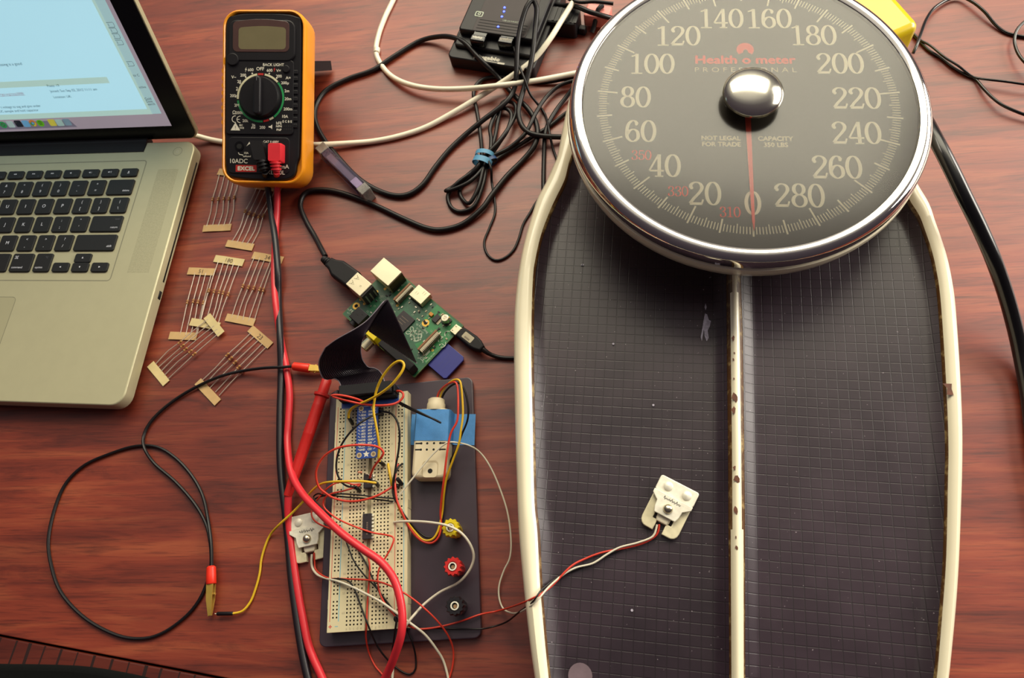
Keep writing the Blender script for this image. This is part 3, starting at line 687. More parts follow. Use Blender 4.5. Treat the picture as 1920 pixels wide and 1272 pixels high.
# ------------------------------------------------------------------ multimeter
k_ = .982
MF = Frame(-334.4*k_, 382.4*k_, CAM_H*(1-k_)+.4, -.085, .428, .108)
mm = thing('multimeter', 'black digital multimeter in an orange-yellow rubber holster, tilted up on its stand', 'multimeter', MF.M)
MW, ML, MT = 65*k_, 138*k_, 30*k_
mp = lambda u, v, h=MT: MF.px(u, v, h)
m = MB(ORG)
hol = rrect(-3.2, MW+6.2, -7, ML+4.6, 15, 7)
rings = []
for ins, z in ((6, 0), (2.2, 1.6), (.4, 6), (0, 14), (.1, 24), (.5, 27.6), (1.3, 29.0), (2.3, 29.3), (3.0, 28.6), (3.2, 25)): rings.append([(x, y, z) for x, y in inset(ccw(hol), ins)])
m.rings(rings)
for i in range(8): m.box(-3.9, -2.6, 24+i*6.2+20, 24+i*6.2+23.2, 10, 27, .4)
m.build('holster', mm)
m = MB(BLK)
fp = [(.6, 8), (7, -1.5), (MW-9, -2.5), (MW-.5, 12), (MW+1.6, 30), (MW+2, ML-14), (MW-3, ML-1), (MW*.5, ML+1.6), (6, ML-.6), (-.6, ML-12), (-.6, 36)]
m.prism(crom(fp, 3, True), 20, MT-1.2, 1.6, 3)
yp = mp(488, 115)[1]; m.box(1, MW-4, 35, yp+1, MT-3, MT, 3, .5); m.box(3, MW-3, yp, ML-5, MT-3, MT+.6, 7, 1)
m.box(3, MW-7, 2, 33, MT-3, MT-.6, 4, .6)
for i in range(9): m.box(MW-6.2, MW-.6, 41+i*5.6, 44.4+i*5.6, MT-3, MT-.3, .6, .4)
m.build('front_panel', mm)
m = MB(LCDB); x0, y0 = mp(437, 98); x1, y1 = mp(543, 40)
def bowed(x0, x1, y0, y1, r, bow):
    o = rrect(x0, x1, y0, y1, r, 5); return o[:12]+[(x1-r+(x0-x1+2*r)*k/8, y1+bow*math.sin(math.pi*k/8)) for k in range(1, 8)]+o[12:]
m.prism(bowed(x0, x1, y0, y1, 4, 1.6), MT, MT+.9, .3)
m.use(LCD); x0, y0 = mp(448, 93); x1, y1 = mp(537, 52); m.flat(bowed(x0, x1, y0, y1, 3, 1.0), MT+.95)
m.build('display', mm)
kx, ky = mp(490.5, 182, MT+5); cx, cy = mp(488.5, 183.5)
m = MB(BLK); m.lathe([(17.4, MT), (17.2, MT+2.4), (16.2, MT+4.2), (.01, MT+4.6)], 48, (cx, cy))
m.box(cx-3.2, cx+3.2, cy-16, cy+16.4, MT+3, MT+8.5, 2.9, 1.5, 3); m.use(KEYG); m.stroke([(cx, cy+12), (cx, cy+15.5)], .6, MT+8.56)
m.build('range_knob', mm)
m = MB(CRM_P); rr0, rr1 = 18.9, 20.6; zt = MT+.06
def arc(mt, a0, a1): m.use(mt); m.ring(cx, cy, rr0, rr1, zt, 24, a0, a1)
arc(CRM_P, 99, 183); arc(RED_D, 83, 97); arc(CRM_P, 42, 80); arc(GRN_A, -53, 40); arc(CRM_P, -66, -55); arc(RED_D, -82, -68); arc(GRN_A, 187, 276)
m.use(WHT)
for a in (110, 127, 146, 163, 178, 70, 50): m.flat(circ(cx+21.6*math.cos(math.radians(a)), cy+21.6*math.sin(math.radians(a)), .7, 8), zt)
z2 = MT+.08
m.use(WHT)
for s, u, v, sz in (('OFF', 488, 129, 2.7), ('600', 470, 131, 2.3), ('200', 456, 141, 2.3), ('20', 448.5, 153, 2.3), ('2', 444.5, 166, 2.3), ('200m', 439.5, 179.5, 2.3), ('2M', 444, 197.5, 2.3), ('200k', 448.5, 211.5, 2.3), ('20k', 460, 226.5, 2.3), ('2k', 475.5, 235, 2.3), ('200', 492, 239, 2.3), ('600', 505.5, 132, 2.3), ('200', 523, 143, 2.3), ('200µ', 534.5, 155.5, 2.3), ('2m', 538, 170.5, 2.3), ('20m', 540, 185.5, 2.3), ('200m', 540, 204.5, 2.3), ('10A', 534, 218.5, 2.3), ('hFE', 523, 231, 2.3), ('NPN', 523, 237, 1.7), ('PNP', 523, 243.5, 1.7), ('E C B E', 538.5, 228, 1.8), ('V~', 438.5, 144.5, 2.4), ('A=', 540.5, 146, 2.4), ('V=', 522.5, 132.5, 2.4), ('Ω', 439, 211, 2.7), ('BACK LIGHT', 512.5, 121.5, 2.2), ('IEC', 452, 235, 1.4), ('1010', 453, 240, 1.4)):
    x, y = mp(u, v); m.text(s, x, y, z2, sz, bold=.07)
for sx_, mt in ((461, WHT), (514.5, RED_D)):
    x, y = mp(sx_, 130.5); m.use(mt); m.flat([(x+.6, y+2.2), (x-.9, y-.2), (x, y-.1), (x-.6, y-2.4), (x+1, y+.5), (x+.1, y+.4)], z2)
m.use(WHT); x, y = mp(441, 223.5); m.ring(x, y, 2.4, 3.0, z2, 16, 80, 280); x, y = mp(450, 224); m.ring(x, y, 2.4, 3.0, z2, 16, 80, 280); m.stroke([(x-2.6, y), (x-.2, y)], .6, z2)
x, y = mp(441.5, 238); m.flat([(x-4.2, y-3), (x+4.2, y-3), (x, y+3.8)], z2); m.use(BLK); m.text('!', x, y-.8, z2+.03, 3)
m.use(WHT); x, y = mp(507, 238); m.flat([(x-1.5, y-.6), (x, y-.6), (x+1.6, y-2), (x+1.6, y+2), (x, y+.6), (x-1.5, y+.6)], z2)
x, y = mp(475.5, 240); m.flat([(x-2, y-.8), (x-.2, y), (x-2, y+.8)], z2); m.flat([(x, y-.8), (x+1.8, y), (x, y+.8)], z2)
m.use(HOLE)
for i in range(4):
    for j in range(2): x, y = mp(533+i*4, 236.5+j*6); m.flat(rrect(x-.5, x+.5, y-.7, y+.7, 0), z2)
m.build('range_markings', mm)
m = MB(BLK); x, y = mp(537, 130); m.cyl(x, y, 3.1, MT-.5, MT+1.4, 20, .5); m.build('backlight_button', mm)
m = MB(BLK); x, y = mp(437, 112); m.cyl(x, y, 5.2, MT-.5, MT+1.6, 24, .6); m.build('hold_button', mm)
ZL = MT-.6
x, y = MF.px(449, 274, ZL); m = MB(BLK_G); m.ring(x, y, 2.4, 4.0, ZL+.5, 24); m.use(HOLE); m.flat(circ(x, y, 2.4), ZL+.3); m.build('socket', mm)
m = MB(WHT)
for s, u, v, sz in (('10ADC', 447, 302, 3.6), ('CAT II 600V', 508, 266, 1.8), ('mA', 534, 312.5, 3.4), ('XL830L', 517, 323.5, 3.4), ('10A', 461.5, 287, 1.7), ('unfused', 463, 293, 1.5)):
    x, y = MF.px(u, v, ZL); m.text(s, x, y, ZL+.06, sz, bold=.05)
x, y = MF.px(467, 269, ZL); m.flat([(x-2.2, y-2.4), (x+1.2, y+2.6), (x+2, y-1.4), (x+.4, y-.4)], ZL+.06)
m.stroke([MF.px(447, 286, ZL), MF.px(448.5, 289.5, ZL), MF.px(456, 291, ZL)], .7, ZL+.06)
x, y = MF.px(461.5, 316, ZL); m.use(RED_D); m.flat(rrect(x-9.2, x+9.2, y-2.9, y+2.9, 0), ZL+.06); m.use(WHT); m.text('EXCEL', x, y, ZL+.1, 3.1, bold=.3, width=15)
m.build('socket_panel_print', mm)
# prop stand behind the tilted meter
s0 = MF.world((MW-12, 96, 1.5)); s1 = np.array([at(634, 131, 2)[0]-6, at(634, 131, 2)[1], 2.2]); s2 = MF.world((10, 96, 1.5)); s3 = s1+(s2-s0); s3[2] = 2.2
m = MB(BLK)
d_ = np.array([0, 7, 5.0])
m.rings([[tuple(p) for p in (s0, s1, s1+d_, s0+d_)], [tuple(p) for p in (s2, s3, s3+d_, s2+d_)]])
m.build('stand', mm, True)

# ------------------------------------------------------------------ cables: helper
def cable(name, pts, r, mt, label, cat='cable', group=None, n=12, step=2.5):
    m = MB(mt); m.tube(P(pts), r, n, step=step); o = m.build(name); return tag(o, label, cat, group)

# test leads
rl = thing('test_lead', 'thick red multimeter test lead with a red probe lying against the breadboard plate', 'test lead', Matrix.Translation(tuple(at(540, 700, 0))))
m = MB(RED_L)
pa = MF.px(515, 286, MT+7); pb = MF.px(515.5, 300, MT+7); pc = MF.px(518, 325, MT+4)
def mw(p, h): return MF.world((p[0], p[1], h))
q0 = mw(MF.px(516, 276, MT+6), MT+6); q1 = mw(MF.px(515.5, 302, MT+7), MT+6); q2 = mw(MF.px(517, 322, MT+6), MT+4.5)
m.rings([[tuple(MF.world((pa[0]+dx, pa[1]+dy, z))) for dx, dy in rrect(-6, 6, -8, 8, 1.5, 3)] for z in (MT-.5, MT+6)]+[[tuple(MF.world((pa[0]+dx*.86, pa[1]+dy*.9, MT+8.4))) for dx, dy in rrect(-6, 6, -8, 8, 1.5, 3)]])
m.tube([q1, (q1+q2)/2, q2], 3.4, 12, taper=lambda t: 1.1-.3*t)
for t in (.15, .45, .75): m.tube([q1+(q2-q1)*(t-.07), q1+(q2-q1)*(t+.07)], 4.9-t*.8, 12, False)
m.build('plug', rl, True)
m = MB(RED_L)
ra = [tuple(q2)]+[tuple(p) for p in P([(520, 345, 17), (519, 400, 5), (516, 450, 3), (514, 510, 3), (517, 570, 6), (527, 640, 3), (537, 690, 3), (543, 740, 3), (541, 790, 3), (539, 830, 4), (546, 885, 12), (566, 925, 20), (600, 962, 27), (640, 1000, 32), (680, 1030, 34), (715, 1055, 34), (740, 1090, 33), (753, 1140, 32), (753, 1185, 30), (740, 1230, 20), (722, 1272, 8), (700, 1310, 3), (660, 1350, 3), (628, 1330, 3), (604, 1272, 3), (580, 1215, 3), (566, 1150, 3), (557, 1100, 3), (549, 1045, 3), (542, 985, 4), (540, 950, 7), (541, 926, 9)])]
m.tube(ra, 2.75, 12); m.build('cable', rl, True)
m = MB(RED_P); e0, e1 = at(541, 926, 9), at(614, 710, 12); dv = e1-e0; L_ = np.linalg.norm(dv)
m.axis(e0, dv)
m.lathe([(3.0, -2), (3.2, 0), (3.5, 6), (4.2, 26), (4.3, 45)]+[p for i in range(12) for p in ((4.55, 46+i*2), (4.3, 47+i*2))]+[(4.6, L_-15.5), (6.0, L_-14.5), (6.0, L_-12.5), (4.0, L_-12), (3.9, L_-1.5), (3.2, L_)], 24, cap0=True, cap1=True); m.home()
m.build('probe', rl, True)
bl = thing('test_lead', 'thick black multimeter test lead running beside the red one', 'test lead', Matrix.Translation(tuple(at(520, 560, 0))))
m = MB(BLK_M); b0 = mw(MF.px(482, 274, MT+5), MT+5); b1 = mw(MF.px(489, 300, MT+6), MT+5); b2 = mw(MF.px(496, 322, MT+5), MT+4)
pa = MF.px(484, 282, MT+6)
m.rings([[tuple(MF.world((pa[0]+dx*.9+dy*-.25, pa[1]+dy, z))) for dx, dy in rrect(-6, 6, -8, 8, 1.5, 3)] for z in (MT-.5, MT+7)])
m.tube([b1, (b1+b2)/2, b2], 3.2, 12, taper=lambda t: 1.1-.3*t)
for t in (.15, .45, .75): m.tube([b1+(b2-b1)*(t-.07), b1+(b2-b1)*(t+.07)], 4.9-t*.8, 12, False)
m.build('plug', bl, True)
m = MB(BLK_T)
m.tube([tuple(b2)]+[tuple(p) for p in P([(502, 350, 16), (508, 395, 6), (516, 450, 7), (521, 510, 8), (522, 560, 3), (525, 630, 7), (527, 700, 3.2), (525, 780, 3), (525, 850, 3), (528, 900, 3), (535, 960, 3), (541, 1020, 3), (546, 1080, 3), (555, 1150, 3), (566, 1220, 3), (580, 1285, 3), (590, 1330, 3)])], 2.75, 12); m.build('cable', bl, True)

# alligator clip lead
al = thing('alligator_clip_lead', 'thin black jumper lead coiled in a loop with a red-booted gold clip at each end', 'clip lead', Matrix.Translation(tuple(at(300, 950, 0))))
m = MB(BLK_R)
m.tube(P([(549, 687, 6), (530, 689, 9), (500, 690, 9), (460, 695, 4), (420, 704, 5), (380, 720, 3), (340, 742, 2), (305, 768, 2), (280, 795, 2), (269, 820, 2), (271, 842, 4.5), (290, 870, 2), (330, 905, 2), (365, 945, 2), (385, 980, 2), (393, 1010, 2), (396, 1040, 3), (395, 1070, 2), (388, 1094, 1.4), (374, 1125, 1.4), (350, 1155, 1.4), (310, 1185, 1.4), (270, 1198, 1.4), (220, 1192, 1.4), (160, 1160, 1.4), (115, 1112, 1.4), (96, 1060, 1.4), (91, 1010, 1.4), (104, 950, 1.4), (125, 905, 1.4), (160, 872, 1.4), (210, 850, 1.4), (255, 837, 1.4), (295, 839, 1.4), (330, 860, 1.4), (360, 893, 1.4), (380, 930, 1.4), (390, 975, 2), (396, 1020, 5), (397, 1063, 6)]), 1.25, 8); m.build('cable', al, True)
def clip(a, b, c, zt):
    m = MB(RED_B); a_, b_ = at(*a, zt), at(*b, zt); d = b_-a_; L = np.linalg.norm(d); m.axis(a_, d)
    m.lathe([(2.2, 0), (3.3, 1.0), (3.5, L*.5), (3.6, L-.6), (3.2, L)], 18, cap0=True, cap1=True); o = m.build('clip_boot', al, True)
    m = MB(BRASS); c_ = at(*c, 4); d = c_-b_; L2 = np.linalg.norm(d); d = d/L2; s = np.cross(d, [0, 0, 1]); s /= np.linalg.norm(s)
    for sg, up in ((1, 1.7), (-1, -1.7)):
        w0, w1 = 2.6, 1.3; base = b_+np.array([0, 0, up]); tip = c_+np.array([0, 0, .45*sg]); k = (base+tip)/2+np.array([0, 0, up*.6])
        m.rings([[base-s*w0, base+s*w0, base+s*w0+[0, 0, .5], base-s*w0+[0, 0, .5]], [k-s*w0*.85, k+s*w0*.85, k+s*w0*.85+[0, 0, .5], k-s*w0*.85+[0, 0, .5]], [tip-s*w1, tip+s*w1, tip+s*w1+[0, 0, .5], tip-s*w1+[0, 0, .5]]])
    m.axis(b_+d*L2*.32-s*3.4, s); m.lathe([(.9, 0), (.9, 6.8)], 10, cap0=True, cap1=True); m.home()
    for i in range(5): p = c_+d*(-i*1.6)+s*1.5; m.tube([p, p-np.array([0, 0, 1.2])], .45, 6, False)
    m.build('clip_jaw', al, True)
clip((396, 1062), (396, 1096), (394, 1155), 6); clip((549, 687), (581, 691), (612, 694), 7)

# ------------------------------------------------------------------ taped resistor strips
def zm(x, y): return (260+x/2.767, 320+y/2.767)
def strip(tl, tr, bl_, br, lo, hi, frac, label, txt='', pm=PAPER, pm2=None, zt=.5, zb=.5, kink=0):
    t = thing('resistor_strip', label, 'resistors', Matrix.Translation(tuple(at(*zm((tl[0]+br[0])/2, (tl[1]+br[1])/2), 0))), 'taped resistor strips')
    for (a, b, z, p, s) in ((tl, tr, zt, pm, txt), (bl_, br, zb, pm2 or pm, '')):
        A, B = at(*zm(*a), z), at(*zm(*b), z); d = (B-A)/np.linalg.norm(B-A); n = np.array([-d[1], d[0], 0]); h = 3.4
        m = MB(p); up = np.array([0, 0, .5]); C = (A+B)/2
        R = [[x-n*h, x+n*h, x+n*h+up, x-n*h+up] for x in (A, A+(B-A)*.33+[0, 0, .25], A+(B-A)*.66-[0, 0, .05], B+[0, 0, .2])]; m.rings([[tuple(q) for q in r] for r in R])
        if s:
            m.use(PENCIL); m.T = Matrix.Translation(tuple(C+[0, 0, .75])) @ Matrix.Rotation(math.atan2(d[1], d[0]), 4, 'Z'); m.text(s, 0, 0, .05, 3.6); m.home()
        m.build('tape', t, True)
    for i in range(5):
        p0, p1 = at(*zm(*lo[i]), zt+.4), at(*zm(*hi[i]), zb+.4); d = p1-p0; L = np.linalg.norm(d); d /= L; n = np.array([-d[1], d[0], 0])
        c = p0+d*L*frac[i]; c[2] += 1.0
        k = (random.random()-.5)*2.2+kink
        q1 = p0+d*L*.28+n*k*.3+[0, 0, .6]; q2 = p0+d*L*.74+n*k+[0, 0, .6]
        m = MB(LEAD); m.tube([p0, q1, c, q2, p1], .36, 6, step=5); o = m.build('resistor', t, True)
        m = MB(RESB); a_, b_ = c-d*1.75, c+d*1.75; m.axis(a_, b_-a_); m.lathe([(.5, -.2), (1.05, .2), (1.1, .8), (.85, 1.2), (.85, 2.3), (1.1, 2.7), (1.05, 3.3), (.5, 3.7)], 12, cap0=True, cap1=True)
        m.use(RESK)
        for zz in (1.25, 1.75, 2.2): m.lathe([(.9, zz), (.9, zz+.22)], 12)
        m.home(); m.build('resistor_body', o, True)
strip((414, 6), (530, 24), (335, 302), (480, 295), [(420, 14), (447, 18), (472, 22), (497, 26), (522, 30)], [(352, 290), (382, 289), (412, 288), (441, 286), (468, 284)], [.51, .5, .48, .48, .45], 'strip of five resistors half hidden under the orange multimeter', pm=PAPER, kink=1)
strip((608, 80), (742, 97), (457, 378), (595, 400), [(612, 90), (632, 95), (660, 98), (690, 102), (705, 105)], [(483, 370), (510, 375), (535, 380), (560, 384), (584, 390)], [.45, .47, .48, .5, .47], 'strip of five resistors under the red and black leads just below the multimeter', kink=1)
strip((257, 522), (397, 528), (160, 857), (303, 862), [(293, 530), (322, 532), (348, 532), (378, 534), (390, 534)], [(215, 852), (244, 854), (268, 854), (296, 856), (300, 856)], [.49, .47, .48, .49, .3], 'strip of five resistors with 51 pencilled on its tape', '51', kink=1)
strip((395, 457), (545, 480), (270, 785), (420, 810), [(415, 466), (442, 470), (468, 474), (494, 478), (524, 482)], [(318, 790), (345, 795), (372, 798), (385, 803), (410, 806)], [.5, .5, .5, .5, .51], 'strip of five resistors with 180 pencilled on its tape', '180', PAPER2, PAPER2, zb=1.6)
strip((593, 440), (748, 467), (455, 762), (602, 790), [(602, 446), (630, 452), (656, 456), (688, 462), (700, 466)], [(482, 764), (511, 770), (541, 775), (570, 780), (598, 785)], [.5, .5, .5, .5, .5], 'strip of five resistors with 34 pencilled on its tape, touching the red lead', '34', kink=-1)
strip((355, 755), (430, 850), (62, 1005), (145, 1105), [(362, 770), (375, 790), (392, 805), (408, 822), (420, 840)], [(88, 1005), (102, 1022), (117, 1042), (135, 1062), (152, 1082)], [.53, .53, .53, .5, .48], 'slanting strip of five resistors with blank pale tapes beside the laptop corner', '', PAPER2, PAPER2, zt=2.8, kink=-1)
strip((580, 820), (685, 910), (308, 1095), (412, 1205), [(585, 840), (602, 860), (622, 880), (642, 898), (664, 915)], [(328, 1090), (347, 1108), (370, 1128), (398, 1150), (418, 1168)], [.48, .48, .48, .5, .52], 'strip of five resistors with 23 pencilled on its tape, crossed by the black wire', '23')

# ------------------------------------------------------------------ clear violet case
CF = Frame(*at(674, 369, 0)[:2], 0, 0)
a_, b_ = at(678.5, 365.4, 15), at(589.6, 277.6, 15); yaw = math.atan2(b_[1]-a_[1], b_[0]-a_[0])
CF = Frame(a_[0]+.3, a_[1], 0, yaw); Lc = np.linalg.norm((b_-a_)[:2])
cc = thing('plastic_case', 'small clear violet plastic case with black handwriting, beside the multimeter', 'case', CF.M)
m = MB(CLEARP); m.box(9, Lc-9, -9.2, 0, .2, 15, .8, .8); m.build('case_body', cc)
m = MB(CLEARW); m.box(0, 9, -9.4, .2, .2, 15.1, .8, .6); m.build('end_cap', cc)
m = MB(CLEARW); m.box(Lc-9, Lc, -9.4, .2, .2, 15.1, .8, .6); m.build('end_cap', cc)
m = MB(mat('case_insert', '8d8474', .6)); m.box(14, Lc-12, -7.5, -2, 2, 10.5, .5)
m.use(mat('case_foil', 'c9c4b8', .3, .6)); m.box(10, 22, -8, -1.4, 10.6, 11.4); m.build('case_insert', cc)
m = MB(INK); m.T = Matrix.Translation((Lc*.42, .35, 7.2)) @ Matrix.Rotation(math.pi, 4, 'Z') @ Matrix.Rotation(math.radians(90), 4, 'X')
x = -18
for ch, rx in (('1', 0), ('1', 0), ('8', .1), ('1', 0), ('4', -.2), ('7', .2), ('8', -.1), ('4', .1)):
    digit(m, ch, x, random.uniform(-.5, .5), 6.0, 0, .6); x += 5.0
m.T = Matrix.Translation((0, 0, 0)); m.build('handwriting', cc)

# ------------------------------------------------------------------ powered hub and what is plugged into it
h0, h1 = at(844, 126, 0), at(1003, 152, 0); hyaw = math.atan2(h1[1]-h0[1], h1[0]-h0[0])
HF = Frame(h0[0], h0[1], 0, hyaw); HWd = float(np.linalg.norm((h1-h0)[:2])); hx = lambda u, v, z: HF.px(u, v, z)
hub = thing('usb_hub', 'black desktop hub with blue lights and a sloping lettered front lip', 'usb hub', HF.M)
m = MB(BLK); m.box(0, HWd, 0, 100, 0, 13.5, 5, 1.2, 3, .8)
yb = hx(920, 88, 18)[1]
m.box(3.5, HWd-3.5, yb-3, 100, 12, 17.5, 3, 1.5); m.box(5, HWd-5, yb+9, 100, 12, 24, 3, 1.5, 3)
m.build('body', hub)
m = MB(mat('hub_panel', '2c2224', .45, var=.06, spec=.3)); px0, py0 = hx(880, 64, 24); px1, py1 = hx(972, 70, 24)
m.prism(rrect(px0+1, HWd-14, yb+10, 99, 2), 23.9, 24.3, .2)
m.use(HOLE)
for i in range(5): y = hx(920, 62-i*5.5, 24.4)[1]; m.flat([(px0+4, y), (HWd-16, y), (HWd-16, y+.8), (px0+4, y+.8)], 24.36)
m.use(SILK); x, y = hx(898.5, 26, 24.4); m.stroke(rrect(x-3.4, x+3.4, y-2.6, y+2.6, .8), .8, 24.38, closed=True); m.ring(x, y+.3, .8, 1.5, 24.38, 14)
x, y = hx(957, 40, 24.4); m.text('USB 2.0 7-PORT', x, y, 24.38, 1.5); m.build('top_panel', hub)
for u, v in ((946, 14), (945, 21.5), (941, 31), (934, 50)):
    x, y = hx(u, v, 24.4); m = MB(LED_B); m.cyl(x, y, 1.0, 24.2, 24.75, 12, .3); m.build('indicator_light', hub)
m = MB(WHT); x, y = hx(912, 111, 13.5); m.text('plugable', x, y+1.6, 13.56, 3.6, bold=.42, width=25)
x, y = hx(927, 121, 13.5); y = 2.0; m.stroke([(x-12, y+.4), (x+2, y)], .6, 13.56); m.flat(rrect(x+2, x+9, y-1.0, y+1.0, .8), 13.56); m.build('front_lettering', hub)
for u, v, s, lb, mt in ((896, 71, '', 'stubby black receiver with bright white lettering plugged into the hub', WHT), (948, 75, 'Logitech', 'stubby black receiver with dull grey lettering plugged into the hub', GREY)):
    x, y = hx(u, v, 25); t = thing('usb_receiver', lb, 'usb receiver', HF.M @ Matrix.Translation((x, y, 0)), 'receivers plugged into the hub')
    m = MB(BLK_G); m.box(-7, 7, -4, 3.2, 18.5, 25.5, 1.5, 1.2, 3); m.box(-6, 6, 3.2, 9, 19, 23.8, .4); m.build('cap', t)
    m = MB(mt)
    if not s:
        for k in range(9): m.flat(rrect(-4.8+k*1.05, -4.1+k*1.05, -.9-.5*(k in (3, 7)), .8+.5*(k in (2, 5)), .2, 2), 25.56)
    else: m.text(s, 0, -.2, 25.56, 2.6, rot=math.pi, bold=.22, width=10.5)
    m.build('lettering', t)

pk = at(1072, 48, 14)
PF = Frame(*at(1026, 52, 0)[:2], 0, hyaw+.02)
ad_ = thing('power_adapter', 'squat black ribbed adapter block beside the hub, next to the dial', 'adapter', PF.M)
m = MB(BLK); x1, y1 = PF.px(1088, 22, 16); m.box(0, x1, -9, y1+3, .2, 17, 3, 2)
for i in range(6): m.box(8+i*4.2, 10+i*4.2, -7, y1+1, 16.5, 17.6, .4)
m.build('body', ad_)
PK = Frame(*at(1092, 55, 0)[:2], 0, hyaw)
pp = thing('plug', 'salmon pink plug pushed into the black adapter block', 'plug', PK.M)
m = MB(PINK); m.box(1, 24, 2, 17, 3, 15, 2, 1.5); m.build('body', pp); m = MB(BLK); m.tube([(11, -6, 4), (12, 0, 8), (13, 9, 16.5), (16, 14, 17)], 2.2, 10); m.box(-2, 5, -7, -1, .2, 7, 1.5, 1); m.build('latch', pp)

cable('black_cable', [(1030, 6, 12), (1052, 10, 15), (1080, 12, 22), (1105, 22, 24), (1132, 30, 20), (1160, 38, 10)], 2.2, BLK_R, 'black cord with a ribbed sleeve over the top of the adapter block')
cable('black_cable', [(1058, -6, 24), (1085, 4, 26), (1115, 3, 26), (1150, 7, 24)], 1.6, BLK_R, 'shiny black cord at the top edge passing above the pink plug')

# white cables
cable('white_cable', [(744, -14, 2.1), (735, 5, 2.1), (722, 32, 2.1), (710, 65, 2.1), (705, 97, 2.1), (715, 122, 2.1), (737, 145, 4), (772, 160, 7), (820, 167, 9), (880, 166, 11), (940, 160, 14), (1000, 152, 11), (1050, 143, 9), (1095, 134, 9), (1130, 125, 9)], 2.45, WHT_C, 'white cable with a small collar curving from the top edge to the dial', n=10)
wc = bpy.data.objects[-1] if False else None
m = MB(WHT_C); a_ = at(707, 90, 2.6); b_ = at(706, 104, 2.6); m.axis(a_, b_-a_); m.lathe([(2.2, 0), (2.9, .6), (2.9, 5.5), (2.2, 6.2)], 14, cap0=True, cap1=True); m.home()
o = m.build('cable_collar', [x for x in COL.objects if x.name.startswith('white_cable')][0], False)
par = o.parent; o.location = -par.location
cable('white_cable', [(345, 250, 9), (365, 254, 8), (395, 262, 3), (430, 268, 2.3), (475, 271, 2.3), (520, 273, 2.3), (570, 272, 2.3), (600, 271.5, 5.5), (650, 269, 4), (700, 265, 2.3), (750, 255, 2.3), (800, 238, 2.3), (850, 211, 4), (890, 187, 6), (925, 165, 8), (960, 142, 11), (1000, 112, 14), (1030, 75, 20), (1055, 35, 22), (1073, 6, 24), (1085, -18, 24)], 2.45, WHT_C, 'white cable running from the laptop under the multimeter and up past the hub', n=10)

# black cables
cable('usb_cable', [(610, 481, 11), (603, 468, 9), (590, 443, 4), (574, 415, 2.4), (563, 385, 2.4), (573, 362, 2.4), (600, 356, 2.4), (640, 362, 2.4), (700, 384, 2.4), (760, 412, 2.4), (800, 428, 2.4), (830, 431, 2.4), (868, 420, 2.4), (903, 392, 4), (922, 366, 4), (951, 330, 3), (981, 300, 3), (1001, 275, 5), (1008, 252, 6), (1004, 228, 5), (990, 204, 5), (963, 178, 5), (937, 148, 4), (915, 126, 12), (895, 106, 16), (873, 82, 17), (848, 70, 14), (820, 69, 7), (785, 78, 2.5), (740, 105, 2.5), (700, 131, 2.5), (655, 147, 2.5), (615, 167, 2.5), (596, 190, 2.5), (590, 215, 2.5), (596, 240, 2.5), (612, 268, 2.3), (640, 302, 2.4), (670, 333, 2.4), (700, 353, 2.4), (735, 366, 2.4), (765, 365, 2.4), (792, 347, 2.4), (815, 315, 2.4), (840, 284, 2.4), (870, 255, 3), (905, 226, 6), (945, 195, 9), (963, 170, 10), (968, 140, 16), (970, 90, 24), (976, 50, 30), (987, 14, 36), (998, 1, 37), (1006, 14, 34), (1004, 50, 28), (1000, 90, 24), (993, 130, 18), (982, 167, 12), (974, 195, 10), (972, 215, 9), (978, 235, 8), (992, 249, 9), (1015, 255, 9), (1049, 257, 5), (1085, 257, 5)], 2.3, BLK_R, 'long thick black cable looping from the circuit board plug around to the hub', n=10, step=3)
T = [(1090, 148, 9), (1050, 160, 6), (1022, 185, 5), (1003, 215, 8), (985, 250, 8), (955, 277, 5), (925, 292, 5), (905, 306, 3), (880, 326, 2), (850, 350, 3), (836, 358, 5), (850, 355, 6), (880, 341, 7), (903, 318, 6), (918, 288, 6), (921, 262, 5), (919, 240, 4), (930, 212, 4), (946, 203, 5), (959, 215, 6), (952, 243, 7), (935, 270, 6), (915, 303, 3.5), (906, 345, 4), (890, 385, 3), (865, 397, 2), (846, 389, 2), (840, 366, 3), (858, 343, 6), (888, 320, 6), (912, 290, 8), (938, 262, 8), (964, 222, 6), (967, 200, 5), (957, 191, 4), (942, 193, 4), (934, 225, 3), (926, 265, 3), (908, 310, 6), (897, 352, 6), (880, 381, 4), (866, 372, 2), (862, 356, 2), (872, 340, 3), (893, 316, 8), (903, 296, 8), (901, 255, 3), (894, 208, 3), (888, 176, 3), (897, 155, 3), (920, 145, 2), (960, 146, 2), (1010, 155, 2), (1060, 148, 4), (1100, 138, 6)]
cable('coiled_cable', T, 1.75, BLK_R, 'black cable bundled into loops and held by a blue tie', n=12, step=2)
m = MB(BLT)
def band(cx, cy, hw, ang, z0, z1, wdt, mt):
    m.use(mt); c = at(cx, cy, 0); R = []
    for k in range(25):
        a = 2*math.pi*k/24; x = hw*math.cos(a); z = (z0+z1)/2+(z1-z0)/2*math.sin(a)
        for_ = [(x, -wdt/2, z), (x, wdt/2, z), (x*.93, wdt/2, z*.97+.15), (x*.93, -wdt/2, z*.97+.15)]
        R.append([tuple(Matrix.Translation((c[0], c[1], 0)) @ Matrix.Rotation(ang, 4, 'Z') @ Vector(p)) for p in for_])
    m.rings(R, True, False, False)
band(907, 312, 8.6, -.35, .3, 12.5, 5.2, BLT); band(911, 299, 8.2, -.2, .3, 12.8, 4.0, BLT); band(922, 309, 6.0, .5, .6, 9.5, 3.6, BLT_D)
o = m.build('cable_tie'); tag(o, 'bright blue rubber tie wrapped around the bundled black cable', 'cable tie')
